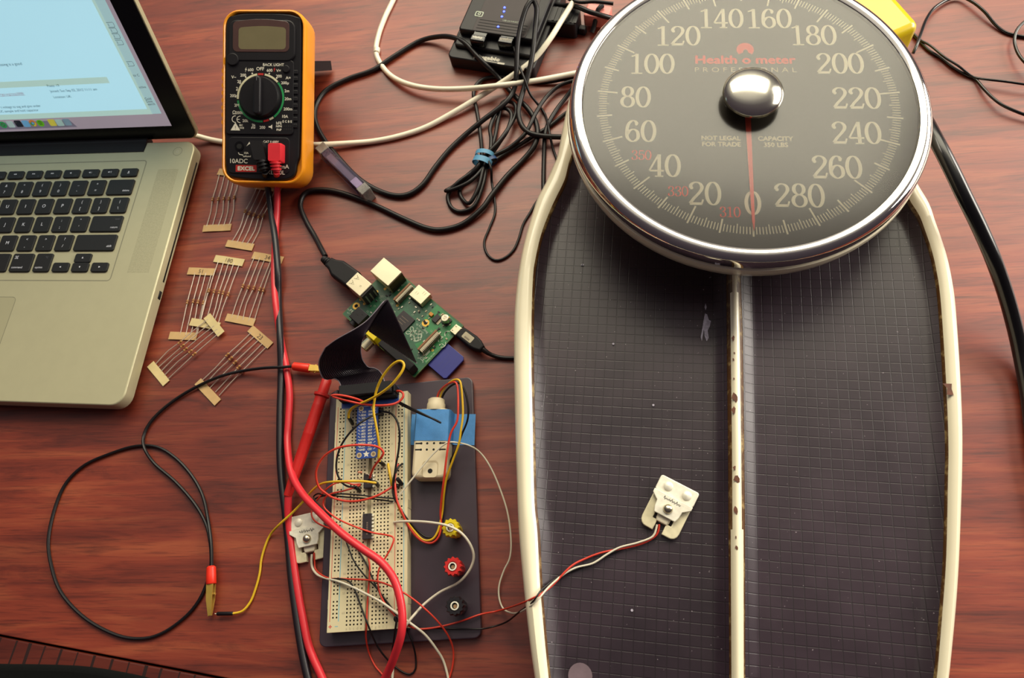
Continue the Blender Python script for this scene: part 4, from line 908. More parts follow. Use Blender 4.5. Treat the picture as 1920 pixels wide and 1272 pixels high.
cable('thin_cord', [(915, 300, 9), (921, 318, 10), (922, 341, 1.2), (927, 371, 1.2), (928, 400, 1.2), (918, 427, 1.2), (908, 454, 1.2), (913, 476, 1.2), (928, 488, 1.2), (946, 484, 1.2), (963, 469, 1.2), (973, 447, 1.2), (981, 421, 1.2), (994, 399, 1.2), (1008, 376, 1.2), (1030, 350, 1.2)], 1.05, BLK_R, 'thin black cord hanging in a narrow loop below the bundled cable')
cable('thin_cord', [(957, 78, 19), (963, 90, 18.5), (971, 117, 18), (983, 147, 18), (993, 175, 12), (1008, 195, 4), (1021, 213, 1.5), (1027, 232, 6), (1031, 253, 8), (1035, 272, 4), (1041, 291, 2), (1056, 330, 2)], 1.1, BLK_R, 'thin black cord dropping from the hub front to the scale edge')
cable('black_cable', [(1078, 160, 8), (1061, 183, 4), (1044, 205, 3), (1029, 230, 4), (1022, 253, 5), (1020, 293, 2), (1019, 343, 2), (1020, 380, 2)], 1.9, BLK_R, 'straight matt black cable running down beside the upper left of the scale')
cable('black_cable', [(1080, 200, 6), (1059, 214, 3), (1031, 236, 2), (1011, 249, 3), (991, 261, 3), (961, 280, 2.5), (935, 296, 3), (922, 305, 5)], 1.75, BLK_R, 'short black cable from under the dial to the blue tie')

# things at the top right of the scale
YF_ = Frame(*at(1702, 88, 0)[:2], 0, math.atan2(*(at(1640, -40, 40)-at(1722, 52, 40))[[1, 0]]))
yb_ = thing('plastic_case', 'glossy yellow rounded case standing behind the round dial', 'case', YF_.M)
m = MB(YELBOX); x, y = YF_.px(1727, 50, 42); m.box(x, x+115, y-.5, y+62, .3, 44, 7, 6, 4); m.build('shell', yb_)
m = MB(mat('dark_yellow_foot', '8f8410', .5)); m.box(x+2, x+113, y+2, y+60, 0, 6, 6); m.build('foot', yb_)
cable('thick_black_cord', [(1700, 180, 50), (1730, 217, 60), (1755, 262, 68), (1781, 312, 69), (1807, 366, 66), (1836, 425, 58), (1862, 485, 48), (1885, 550, 32), (1903, 615, 18), (1916, 675, 8), (1928, 740, 5), (1945, 860, 5), (1985, 1010, 5), (2070, 1180, 5)], 4.9, mat('glossy_black_cord', '0d0d0f', .22, var=.05), 'thick glossy black cord sweeping down the right edge past the scale', n=14)
cable('thin_cord', [(1712, 100, 14), (1719, 85, 16), (1727, 62, 14), (1737, 36, 9), (1752, 15, 5), (1776, 0, 3), (1800, -6, 3), (1824, 4, 4), (1846, 22, 4), (1866, 46, 2), (1884, 60, 1.3), (1903, 66, 1.3), (1930, 71, 1.3)], 1.25, BLK_G, 'thin shiny black wire arching over the top right from the yellow case')
cable('thin_cord', [(1940, 30, 8), (1922, 40, 8), (1907, 56, 7), (1902, 75, 6), (1907, 96, 6), (1919, 114, 7), (1945, 138, 8)], 1.25, BLK_G, 'short curl of thin black wire at the far right edge')
cable('thin_cord', [(1712, 62, 3), (1724, 74, 3), (1745, 86, 3.5), (1771, 107, 5), (1796, 123, 5), (1815, 138, 3), (1826, 145, 2), (1850, 149, 5), (1885, 153, 6), (1935, 160, 6), (2020, 170, 3)], .95, BLK_G, 'upper of two twisted black wires by the yellow case, running straight right')
cable('thin_cord', [(1712, 66, 1.3), (1724, 77, 1.3), (1742, 95, 1.3), (1765, 109, 1.3), (1785, 125, 1.3), (1808, 139, 1.3), (1828, 148, 1.3), (1845, 167, 3), (1862, 184, 4), (1885, 200, 5), (1930, 218, 4), (2010, 240, 2)], 1.2, BLK_G, 'lower of two twisted black wires by the yellow case, bending down to the edge')

# ------------------------------------------------------------------ single-board computer
PI = Frame(-219.41, 241.274, 0, -.7294); ZB = 6.0; pl = lambda u, v, z=ZB: PI.px(u, v, z)
pi = thing('circuit_board', 'green single-board computer with silver ports and a berry emblem', 'circuit board', PI.M)
m = MB(PCB); m.box(0, 85.6, 0, 56, 4.4, ZB, 1, 0); m.use(PCB_E); m.stroke(rrect(.2, 85.4, .2, 55.8, 1), .4, ZB+.01, closed=True)
m.use(PCB_L); m.flat([(64, 34), (74, 34), (84.6, 26), (84.6, 54), (56, 55.2), (56, 40)], ZB+.015); m.flat([(66, 20), (84.6, 14), (84.6, 30), (74, 36)], ZB+.016)
random.seed(3)
m.use(mat('board_trace', '2c6a47', .45))
for i in range(46):
    x, y = random.uniform(3, 78), random.uniform(4, 50); L = random.uniform(3, 11); dx, dy = random.choice(((1, 0), (0, 1), (.7, .7), (.7, -.7)))
    m.stroke([(x, y), (min(84, max(1, x+dx*L)), min(55, max(1, y+dy*L)))], .28, ZB+.02)
m.use(SILK)
zs = ZB+.03
for x, y, s, sz in ((5.5, 3.8, 'ACT PWR', 1.0), (3.2, 6.0, 'FDX LNK', 1.0), (61, 33, 'Raspberry Pi', 1.7), (61, 30.5, '(c)2011.12', 1.2), (83.6, 20, 'MADE IN UK', 1.2), (45, 44, 'HDMI', 1.2), (33, 29, 'S5', 1.2)): m.text(s, x, y, zs, sz, rot=math.pi if y > 20 and s != 'MADE IN UK' else (math.pi/2 if s == 'MADE IN UK' else 0))
for i in range(54):
    x, y = random.uniform(12, 83), random.uniform(13, 54)
    if 37 < x < 53 and 18 < y < 36: continue
    m.stroke(rrect(x-.9, x+.9, y-.5, y+.5, 0), .14, zs, closed=True)
# berry emblem
x0, y0 = pl(780, 630); 
def spot(dx, dy): return (x0+dx, y0+dy)
rot = math.radians(180)
for dx, dy, r in ((0, 0, 1.9), (-2.6, 1.5, 1.6), (2.6, 1.5, 1.6), (0, 3.4, 1.5), (-1.7, -2.4, 1.4), (1.7, -2.4, 1.4), (0, -4.2, 1.0), (-3.6, -.6, 1.0), (3.6, -.6, 1.0)): m.stroke([spot(-(dy)+r*math.cos(t), dx+r*math.sin(t)) for t in np.linspace(0, 6.283, 14, endpoint=False)], .5, zs, closed=True)
m.stroke([spot(4.8*math.cos(t), 4.6*math.sin(t)) for t in np.linspace(0, 6.283, 22, endpoint=False)], .5, zs, closed=True)
for sg in (1, -1): m.stroke([spot(-4.2, sg*.4), spot(-6.5, sg*3.4), spot(-8.6, sg*3.0), spot(-7.8, sg*1.0), spot(-4.2, sg*.4)], .5, zs, True)
x, y = pl(834, 632)
for dx in (-3.5, 3.2): m.ring(x+dx*.3-dx*.2, y+dx, 2.1, 2.9, zs+.01, 16, 100, 260)
x, y = pl(829, 645); m.ring(x, y, 2.6, 3.2, zs+.01, 16, -70, 70); m.stroke([(x-.5, y), (x+2.6, y)], .5, zs)
x, y = pl(793, 671); m.stroke(rrect(x-1.6, x+1.6, y-2, y+2, .4), .4, zs, closed=True); m.stroke([(x-3, y-3), (x+3, y+3)], .4, zs); m.stroke([(x-3, y+3), (x+3, y-3)], .4, zs)
x, y = pl(802, 662); m.flat(rrect(x-.9, x+.9, y-2.6, y+2.6, 0), zs)
m.use(SOLDER)
for i in range(90):
    x, y = random.uniform(12, 83), random.uniform(12, 54)
    if (37 < x < 53 and 18 < y < 36) or (54 < x < 68 and 16 < y < 32): continue
    w, h = random.choice(((.5, .9), (.9, .5), (.4, .7))); m.use(random.choice((SOLDER, CHIP, BEIGE))); m.box(x-w, x+w, y-h, y+h, ZB, ZB+.6)
m.build('board', pi)
for (u, v) in ((798, 606), (668, 574)):
    x, y = pl(u, v); m = MB(GOLDP); m.ring(x, y, 1.5, 3.1, ZB+.05, 24); m.use(HOLE); m.flat(circ(x, y, 1.5, 20), ZB+.06); m.build('mounting_hole', pi)
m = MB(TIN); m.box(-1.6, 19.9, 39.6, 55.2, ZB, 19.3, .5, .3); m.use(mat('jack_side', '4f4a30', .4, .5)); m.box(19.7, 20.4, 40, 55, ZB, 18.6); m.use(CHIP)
for i in range(8): m.box(20.3, 20.5, 41+i*1.7, 41.8+i*1.7, ZB, 11)
m.build('ethernet_jack', pi)
m = MB(TIN); m.box(-7.3, 10, 18.6, 32.0, ZB+.4, 22.2, .4, .3); m.use(CHIP); m.box(-7.5, -7.1, 19.6, 31, 8, 14); m.box(-7.5, -7.1, 19.6, 31, 15.4, 21.2); m.box(9.8, 11.4, 19, 31.6, ZB, 21, .2); m.use(SOLDER)
for i in range(3): m.box(11.2, 11.7, 21.2+i*4, 22.4+i*4, ZB, 18-i*1.0)
m.use(mat('stamped_shadow', '8c8265', .5)); 
for y in (22.6, 28.2): m.stroke([(-5.4, y-1.8), (-1.2, y), (-5.4, y+1.8)], .42, 22.25); m.stroke([(-3.6, y-1.0), (-3.6, y+1.0)], .42, 22.25)
m.ring(4, 25, .5, .8, 22.25, 10); m.build('usb_port', pi)
m = MB(TIN); m.box(34.5, 48.6, 46, 57.6, ZB+.2, 12, .5, .4); m.use(mat('stamped_shadow', '8c8265', .5))
for a, b in ((38, 50), (40, 50), (43, 53.5), (45, 53.5)): m.stroke([(a, b), (a, b+2.6)], .25, 12.03)
m.use(CHIP)
for i in range(10): m.box(35.5+i*1.25, 36.1+i*1.25, 45.3, 46, ZB, 7)
m.build('hdmi_port', pi)
m = MB(TIN); m.box(81, 87, 45.3, 52.6, ZB+.1, 8.7, .4, .3); m.use(mat('stamped_shadow', '8c8265', .5)); m.box(82, 83.2, 46.4, 47.2, 8.6, 8.73); m.box(82, 83.2, 50.6, 51.4, 8.6, 8.73); m.build('power_port', pi)
m = MB(BLK); m.box(11.6, 23.4, 1.5, 12.4, ZB, 15.6, .5, .4); m.put((17, 1.6, 11), rx=math.pi/2); m.cyl(0, 0, 3.4, 0, 3.4, 20); m.home(); m.use(HOLE); m.box(15.2, 17.2, 6.5, 7, 15.5, 15.65); m.box(19, 20, 9, 10, 15.5, 15.65); m.build('audio_jack', pi)
m = MB(YEL_P); m.box(34.5, 44.6, -.2, 9.8, ZB, 18.6, .5, .4); m.put((39.5, 0, 12.2), rx=math.pi/2); m.cyl(0, 0, 4.7, 0, 1.4, 22); m.use(mat('video_jack_barrel', 'd8cfae', .22, .9)); m.cyl(0, 0, 4.15, 1.2, 9.4, 26); m.use(YEL_P); m.cyl(0, 0, 3.6, 8.6, 9.7, 20); m.home(); m.build('video_jack', pi)
for n, a in (('camera_connector', (72.8, 78.0, 17.6, 38.7)), ('display_connector', (26.9, 31.6, 35.0, 54.1))):
    x0, x1, y0, y1 = a; m = MB(BEIGE); m.box(x0+1.9, x1, y0+.6, y1-.6, ZB, 11, .2, .2); m.use(BRN_F); m.box(x0, x0+1.7, y0, y1, ZB+.4, 11.4, .2, .2); m.use(CHIP)
    for i in range(15): y = y0+1.9+i*(y1-y0-3.8)/14; m.box(x1-1.1, x1+.15, y-.26, y+.26, ZB, 11.06)
    m.build(n, pi)
m = MB(CHIP); m.box(38.5, 52, 20.6, 34.4, ZB, ZB+1.4, .3, .1); m.use(CHIP_T); 
for i in range(3): m.stroke([(41, 30-i*2.4), (49-i, 30-i*2.4)], .5, ZB+1.43)
m.build('processor', pi)
m = MB(CHIP); m.box(19.6, 27.4, 19.5, 27.3, ZB, ZB+1.0, .2, .1); m.build('ethernet_chip', pi)
x, y = pl(836, 600, 9); m = MB(CHIP); m.box(x-3.4, x+3.4, y-3.4, y+3.4, ZB, ZB+1.2, 1); m.use(STEEL); m.cyl(x, y, 3.1, ZB+1, ZB+7, 24, .4); m.use(CHIP_T); m.text('220', x, y+.9, ZB+7.03, 1.2, rot=math.pi); m.text('6V', x, y-.8, ZB+7.03, 1.2, rot=math.pi); m.build('capacitor', pi)
x, y = pl(819, 598, 8); m = MB(CHIP); m.box(x-3.2, x+1.4, y-3.3, y+3.3, ZB, ZB+1.8, .2, .2); m.use(BEIGE); m.box(x+1.4, x+3.6, y-3.0, y+3.0, ZB, ZB+.5); m.build('voltage_regulator', pi)
x, y = pl(808, 589, 8); m = MB(TAN); m.box(x-1.7, x+1.7, y-1.4, y+1.4, ZB, ZB+1.9, .2, .2); m.build('tantalum_capacitor', pi)
x, y = pl(663, 588, 7)
m = MB(SILK); 
for k in range(4): m.box(x-4.8+k*1.7, x-3.8+k*1.7, y-.2+k*.0, y+1.4, ZB, ZB+.7)
m.build('status_light', pi); m = MB(LED_R); m.cyl(x+1.6, y+.2, .75, ZB+.2, ZB+1.3, 12, .3); o = m.build('status_light', pi); tag(o, 'glowing orange-red status light')
for (u, v) in ((676, 562), (683, 570), (707, 547), (745, 573), (811, 657), (722, 542), (841, 596), (830, 590)):
    x, y = pl(u, v); m = MB(GOLDP); m.ring(x, y, .4, 1.1, ZB+.05, 14); m.build('gold_pad', pi)
m = MB(BLK); m.box(50.4, 83.6, .6, 6.2, ZB, ZB+2.6, .2)
m.use(GOLDP)
for i in range(13):
    for j in range(2): m.box(51.4+i*2.54, 52.0+i*2.54, 1.8+j*2.54, 2.4+j*2.54, ZB+2.6, ZB+6)
m.build('pin_header', pi)
SDF = Frame(*PI.world((85.6, 14.6, 0))[:2], 0, -.7294)
sd_ = thing('memory_card', 'blue memory card sticking out from under the green circuit board', 'memory card', SDF.M)
m = MB(SDB); m.prism([(-6, 0), (17.4, 0), (19, 1.6), (19, 20.4), (17, 22.6), (-6, 22.6)], 2.1, 4.2, .3); m.build('card', sd_)
m = MB(SDP)
for i in range(9): m.stroke([(6.5+.5*(i % 2), 4+i*1.5), (6.9+.5*(i % 2), 4.9+i*1.5)], .25, 4.23); m.stroke([(10.5, 5+i*1.1), (11.4, 5.5+i*1.1)], .2, 4.23)
m.build('card_print', sd_)
# plugs into the board
c0, c1 = at(624, 497, 15), at(657, 521, 15); d = (c1-c0)/np.linalg.norm(c1-c0); UF = Frame(c0[0], c0[1], 0, math.atan2(d[1], d[0]))
up_ = [o for o in COL.objects if o.name == 'usb_cable'][0]
m = MB(BLK_M); Lp = 33
m.prism([(-5, -4.2), (0, -5.2), (6, -8), (24.5, -8), (24.5, 8), (6, 8), (0, 5.2), (-5, 4.2)], 8, 17.5, 2, 3, 2)
for i in range(3): m.put((-11+i*2.2, 0, 12), ry=math.pi/2); m.cyl(0, 0, 3.4+i*.4, 0, 1.3, 16, .3)
m.put((-13, 0, 12), ry=math.pi/2); m.cyl(0, 0, 3.0, 0, 9, 16); m.home()
m.use(TIN); m.box(24, 31, -6.1, 6.1, 10.4, 15)
m.v = [tuple(UF.M @ Vector(p)) for p in m.v]; FR[up_.name] = Matrix.Translation(up_.location/S); m.build('plug', up_, True)
mu = thing('power_cable', 'black cable with a white-labelled slim plug in the board, leading under the scale', 'cable', Matrix.Translation(tuple(at(900, 655, 0))))
c0, c1 = at(862, 622, 8), at(905, 655, 8); d = (c1-c0)/np.linalg.norm(c1-c0); UF = Frame(c0[0], c0[1], 0, math.atan2(d[1], d[0]))
m = MB(BLK_M); m.prism([(0, -4.6), (14, -5.3), (19, -4.6), (24, -2.6), (24, 2.6), (19, 4.6), (14, 5.3), (0, 4.6)], 3.4, 10, 1.4, 3, 1.4); m.use(TIN); m.box(-4, 0, -3.2, 3.2, 5.6, 7.8)
m.v = [tuple(UF.M @ Vector(p)) for p in m.v]; o = m.build('plug', mu, True)
m = MB(BEIGE); m.box(4.6, 14, -2.7, 2.7, 9.9, 10.15, .8); m.use(CHIP_T)
for k in range(5): m.flat([(6.9+k*1.0, -1.9), (7.6+k*1.0, -1.9), (7.6+k*1.0, -.5), (6.9+k*1.0, -.5)], 10.18)
m.v = [tuple(UF.M @ Vector(p)) for p in m.v]; m.build('plug_label', o, True)
m = MB(BLK_R); m.tube(P([(899, 650, 7), (910, 659, 6), (922, 666, 3.5), (938, 670.5, 2), (955, 672, 2), (985, 671, 2), (1015, 668, 2.5)]), 1.9, 10, taper=lambda t: 1.35-.5*min(1, t*4) if t < .25 else .85); m.build('cable', mu, True)

# ------------------------------------------------------------------ ribbon cable
rb = thing('ribbon_cable', 'wide black ribbed ribbon cable folded between the green board and the breadboard', 'ribbon cable', PI.M @ Matrix.Translation((67, 3.4, 0)))
m = MB(BLK_M); m.box(49.6, 84.4, .2, 6.9, ZB+2.7, ZB+13.5, .5, .5); m.box(51, 83, -.1, 7.2, ZB+9.5, ZB+12, .3); m.v = [tuple(PI.M @ Vector(p)) for p in m.v]; m.build('connector', rb, True)
Eo = [(781, 681, 24), (770, 656, 36), (753, 618, 50), (735, 578, 62), (727, 562, 65), (719, 566, 67), (704, 584, 66), (687, 602, 64), (664, 618, 62), (632, 636, 57), (610, 652, 49), (599, 674, 40), (598, 690, 33), (604, 707, 26), (613, 712, 22), (624, 710, 22), (634, 714, 25), (639, 724, 29), (641, 738, 32)]
Ei = [(692, 621, 38), (691.5, 620.5, 39), (691, 620, 40), (690.6, 619.6, 41), (690, 620, 43), (689, 621.5, 46), (686, 625, 49), (683, 630, 50), (680, 637, 49), (677, 648, 45), (676.5, 660, 40), (679, 673, 34), (684, 682, 29), (691, 689, 25), (700, 690, 23), (709, 694, 24), (716, 702, 27), (720, 713, 30), (723, 728, 32)]
eo_, ei_ = resample(crom(P(Eo), 2.0), 110), resample(crom(P(Ei), .6), 110)
# keep the two edges in step at the fold by resampling segment-wise
def seg(pts, cuts, ns):
    out = []
    for (a, b), n in zip(zip(cuts[:-1], cuts[1:]), ns):
        q = crom(P(pts[a:b+1]), 1.0); r_ = resample(q, n+1); out += list(r_[:-1] if b != cuts[-1] else r_)
    return np.array(out)
eo_, ei_ = seg(Eo, (0, 4, 10, 18), (24, 36, 48)), seg(Ei, (0, 4, 10, 18), (24, 36, 48))
NR = 26; m = MB(mat('ribbon_black', '2b222a', .33, var=.12, vscale=60, spec=.6)); R = []
for i in range(len(eo_)):
    t = eo_[min(i+1, len(eo_)-1)]-eo_[max(i-1, 0)]+ei_[min(i+1, len(eo_)-1)]-ei_[max(i-1, 0)]
    w = ei_[i]-eo_[i]; n = np.cross(t, w); n /= max(np.linalg.norm(n), 1e-9); row = []; amp = min(.62, np.linalg.norm(w)/NR*.6)
    for k in range(NR*4+1): row.append(eo_[i]+w*(k/(NR*4))+n*amp*(abs(math.sin(math.pi*k/4))-.5))
    for k in range(NR*4, -1, -1): row.append(eo_[i]+w*(k/(NR*4))-n*(amp*(abs(math.sin(math.pi*k/4))-.5)+.35))
    R.append(row)
m.rings([[tuple(p) for p in r] for r in R])
m.use(mat('ribbon_grey_edge', '8f8790', .5)); m.tube(list(eo_[26:]), .38, 6, False); m.tube(list(ei_[44:]), .3, 6, False)
m.tube([eo_[0]+(ei_[0]-eo_[0])*t+np.array([0, 0, -.6*math.sin(3.1*t)]) for t in np.linspace(-.01, 1, 14)], .4, 6, False)
m.build('ribbon', rb, True)

# ------------------------------------------------------------------ prototyping plate and breadboard
BF = Frame(-199.158, 166.409, 0, .0667); BZ = 15.0; PZ = 6.0
b_at = lambda x, y, z: BF.world((x, y, z))
pt = thing('project_plate', 'glossy black plate under the breadboard carrying three coloured binding posts', 'base plate', BF.M)
m = MB(PLATE); m.box(-22.5, 90, -173, 11, 1.2, PZ, 5, .7, 2, .4);
m.use(mat('plate_scuff', '4b4149', .5)); random.seed(11)
for i in range(40): x, y = random.uniform(46, 88), random.uniform(-170, 8); m.flat(circ(x, y, random.uniform(.12, .3), 6), PZ+.03)
m.build('plate', pt)
for x, y in ((-17, -167), (84, -167), (84, 5), (-17, 5)): m = MB(BLK_M); m.cyl(x, y, 5, .0, 1.3, 16); m.build('rubber_foot', pt)
for (x, y), mt, lb in (((75.3, -103.2), YEL_P, 'yellow binding post'), ((76.3, -128.4), RED_P, 'red binding post'), ((77.2, -153.0), mat('black_post_plastic', '151218', .35), 'black binding post')):
    m = MB(mt); R = []
    for rr, z in ((4.2, PZ), (4.3, PZ+2.5), (4.3, PZ+3)): R.append([(x+rr*math.cos(2*math.pi*k/48), y+rr*math.sin(2*math.pi*k/48), z) for k in range(48)])
    for rr, z, am in ((4.9, PZ+4, .1), (5.1, PZ+8, .25), (5.6, PZ+15.5, .5), (5.9, PZ+17, .55), (5.9, PZ+20.5, .55), (5.3, PZ+21.4, .5), (3.4, PZ+21.4, 0), (3.3, PZ+20.6, 0)):
        R.append([(x+(rr+am*math.cos(12*2*math.pi*k/48))*math.cos(2*math.pi*k/48), y+(rr+am*math.cos(12*2*math.pi*k/48))*math.sin(2*math.pi*k/48), z) for k in range(48)])
    m.rings(R, True, True, True); o = m.build('binding_post', pt); tag(o, lb)
    g = MB(NICKEL); g.lathe([(2.75, PZ+20.5), (2.75, PZ+21.9), (1.95, PZ+21.9), (1.95, PZ+20.8)], 24, (x, y)); g.use(HOLE); g.flat(circ(x, y, 1.95, 20), PZ+20.9); g.use(mat('brass_socket_floor', '9c7b5a', .5, .4)); g.flat(circ(x+.3, y-.3, 1.3, 16), PZ+20.95); g.build('post_socket', o)

bbt = thing('breadboard', 'long cream solderless breadboard full of holes, fixed on the black plate', 'breadboard', BF.M)
BX0, BX1, BY0, BY1 = -13.6, 42.0, -164.2, 1.6
m = MB(BBW)
CO_ = [i*2.54 for i in range(5)]; CF_ = [17.78+i*2.54 for i in range(5)]
RL = [-9.7, -7.16]; RR = [35.3, 37.84]
railrows = [r for g in range(10) for r in range(3+6*g, 8+6*g)]
def plate_with_holes(x0, x1, y0, y1, xs, ysx, hs=.52, depth=2.2):
    X = sorted({x0, x1} | {x+s for x in xs for s in (-hs, hs)}); Y = sorted({y0, y1} | {y+s for y in ysx for s in (-hs, hs)})
    hx_ = {round(x-hs, 4) for x in xs}; hy_ = {round(y-hs, 4) for y in ysx}
    m.use(BBW); vs = [(x, y, BZ) for y in Y for x in X]; fs = []; n = len(X); holes = []
    for j in range(len(Y)-1):
        for i in range(n-1):
            if round(X[i], 4) in hx_ and round(Y[j], 4) in hy_: holes.append((X[i], X[i+1], Y[j], Y[j+1])); continue
            fs.append((j*n+i, j*n+i+1, (j+1)*n+i+1, (j+1)*n+i))
    m.add(vs, fs); m.use(HOLE)
    for a, b, c, d in holes: m.add([(a, c, BZ), (b, c, BZ), (b, d, BZ), (a, d, BZ), (a, c, BZ-depth), (b, c, BZ-depth), (b, d, BZ-depth), (a, d, BZ-depth)], [(4, 5, 6, 7), (0, 4, 7, 3), (1, 2, 6, 5), (0, 1, 5, 4), (3, 7, 6, 2)])
yy = [-r*2.54 for r in range(1, 64)]; yr = [-r*2.54 for r in railrows]
GX0, GX1 = 12.6, 15.4
plate_with_holes(-5.2, GX0, BY0, BY1, CO_, yy); plate_with_holes(GX1, 32.4, BY0, BY1, CF_, yy)
plate_with_holes(BX0, -5.2, BY0, BY1, RL, yr); plate_with_holes(32.4, BX1, BY0, BY1, RR, yr)
m.use(BBW)
for a, b, c, d in (((BX0, BY0), (BX1, BY0), 0, 0), ((BX1, BY0), (BX1, BY1), 0, 0), ((BX1, BY1), (BX0, BY1), 0, 0), ((BX0, BY1), (BX0, BY0), 0, 0)): m.quad((*a, PZ), (*b, PZ), (*b, BZ), (*a, BZ))
m.use(BBG); m.quad((GX0, BY0, BZ-1.6), (GX1, BY0, BZ-1.6), (GX1, BY1, BZ-1.6), (GX0, BY1, BZ-1.6)); m.quad((GX0, BY0, BZ), (GX0, BY0, BZ-1.6), (GX0, BY1, BZ-1.6), (GX0, BY1, BZ)); m.quad((GX1, BY0, BZ-1.6), (GX1, BY0, BZ), (GX1, BY1, BZ), (GX1, BY1, BZ-1.6))
m.use(BBW)
for y in (-20, -82, -146): m.box(BX0-1.0, BX0+.1, y-3, y+3, PZ, BZ-2); 
for y in (-82, -146): m.use(BBG); m.box(BX1-.1, BX1+.25, y-3, y+3, PZ, BZ-.5)
m.build('board', bbt)
m = MB(BB_R); zp = BZ+.04
m.stroke([(-11.9, -6), (-11.9, -157.5)], .42, zp); m.stroke([(33.1, -4), (33.1, -157)], .42, zp)
m.text('+', -11.4, -160.6, zp, 3.2, bold=.12); m.text('+', 34.6, -.9, zp, 3.2, bold=.12); m.build('red_rail_print', bbt)
m = MB(BB_B); m.stroke([(-5.75, -6), (-5.75, -157.5)], .55, zp); m.stroke([(39.5, -4), (39.5, -157)], .5, zp); m.stroke([(-8.2, -160.6), (-6, -160.6)], .5, zp); m.build('blue_rail_print', bbt)
m = MB(BB_T)
for r in range(5, 61, 5): m.text(str(r), -2.5, -r*2.54, zp, 1.5); m.text(str(r), 30.2, -r*2.54, zp, 1.5)
for ch, x in zip('abcdefghij', CO_+CF_): m.text(ch, x, -162.4, zp, 1.7); m.text(ch, x, -.1, zp, 1.7)
m.build('hole_lettering', bbt)
# breakout board with its boxed header
cb = thing('breakout_board', 'blue breakout board with white pin names and a star, plugged into the breadboard top', 'circuit board', BF.M)
CZ = 24.0
bp = lambda u, v, z=CZ: BF.px(u, v, z)
m = MB(COB); m.box(6.3, 22.0, -49.4, -9.5, CZ-1.6, CZ, 1.6); m.box(-5.8, 37.6, -10.6, 2.6, CZ-1.6, CZ-.02, 1.0)
m.use(COB_E); m.stroke([(-5.6, -10.5), (37.4, -10.5)], .35, CZ+.02)
m.build('board', cb)
m = MB(WHT); L_ = ['3V3', 'SDA', 'SCL', '#4', 'GND', '#17', '#21', '#22', '3V3', 'MOSI', 'MISO', 'SCLK', 'GND']; R_l = ['5V0', '5V0', 'GND', 'TXD', 'RXD', '#18', '#27', '#23', '#24', 'GND', '#25', 'CE0', 'CE1']
for i in range(13):
    y = -14.6-i*2.36; m.text(L_[i], 13.2, y, CZ+.04, 1.35, al='R', bold=.09); m.text(R_l[i], 15.0, y, CZ+.04, 1.35, al='L', bold=.09)
    m.flat(circ(8.0, y+.5, .36, 8), CZ+.04); m.flat(circ(20.4, y+.5, .36, 8), CZ+.04); m.stroke([(8.3, y+.2), (9.2, y-.4)], .3, CZ+.04); m.stroke([(20.1, y+.2), (19.2, y-.2)], .3, CZ+.04)
m.flat([(14.1+(2.6 if k % 2 == 0 else 1.15)*math.cos(math.pi/2+k*math.pi/5), -46.4+(2.6 if k % 2 == 0 else 1.15)*math.sin(math.pi/2+k*math.pi/5)) for k in range(10)], CZ+.04)
m.build('pin_names', cb)
for x, y in ((8.8, -46.8), (19.4, -46.8), (9.4, -11.8), (18.8, -11.8)):
    g = MB(mat('plated_hole', 'cbb98f', .4, .4)); g.ring(x, y, 1.1, 1.95, CZ+.04, 20); g.use(mat('hole_shadow', '8a6f52', .6)); g.flat(circ(x, y, 1.1, 16), CZ+.05); g.build('mounting_hole', cb)
m = MB(BLK_M); m.box(8.2, 10.4, -44, -12, BZ+.1, CZ-1.6); m.box(18.0, 20.2, -44, -12, BZ+.1, CZ-1.6); m.build('pin_strip', cb)
m = MB(BLK_M); m.box(-5.4, 37.4, -6.6, 2.2, CZ, CZ+7.5, .6, .4); m.use(BLK); m.box(-4.0, 36.0, -5.0, 3.6, CZ+7, CZ+12, .6, .6); m.box(-6.2, -5.0, -4, 1, CZ, CZ+10, .3); m.box(37, 38.2, -4, 1, CZ, CZ+10, .3); m.build('boxed_header', cb)
def chip(x0, x1, rows, label, h=4.4):
    t = thing('chip', label, 'chip', BF.M, 'chips on the breadboard'); y0, y1 = -(rows[1]+.45)*2.54, -(rows[0]-.45)*2.54
    m = MB(CHIP); m.box(x0, x1, y0, y1, BZ+1.2, BZ+h, .2, .25); m.use(CHIP_T); 
    for k in range(6 if rows[1]-rows[0] > 4 else 3): m.flat(rrect((x0+x1)/2-.2, (x0+x1)/2+.9, y0+3+k*1.5, y0+4+k*1.5, .2, 2), BZ+h+.03)
    m.use(HOLE); m.flat(circ((x0+x1)/2, y1-.9, .6, 10), BZ+h+.03); m.build('body', t)
    for r in range(rows[0], rows[1]+1):
        for s, x in ((-1, x0), (1, x1)):
            m = MB(NICKEL); y = -r*2.54; m.box(min(x, x+s*.9), max(x, x+s*.9), y-.7, y+.7, BZ+2.2, BZ+2.6); m.box(min(x+s*.6, x+s*.95), max(x+s*.6, x+s*.95), y-.45, y+.45, BZ-.8, BZ+2.5); m.build('pin', t)
chip(10.9, 17.1, (24, 27), 'short eight-pin black chip below the blue breakout board')
chip(10.9, 17.1, (35, 41), 'long many-pin black chip in the middle of the breadboard')
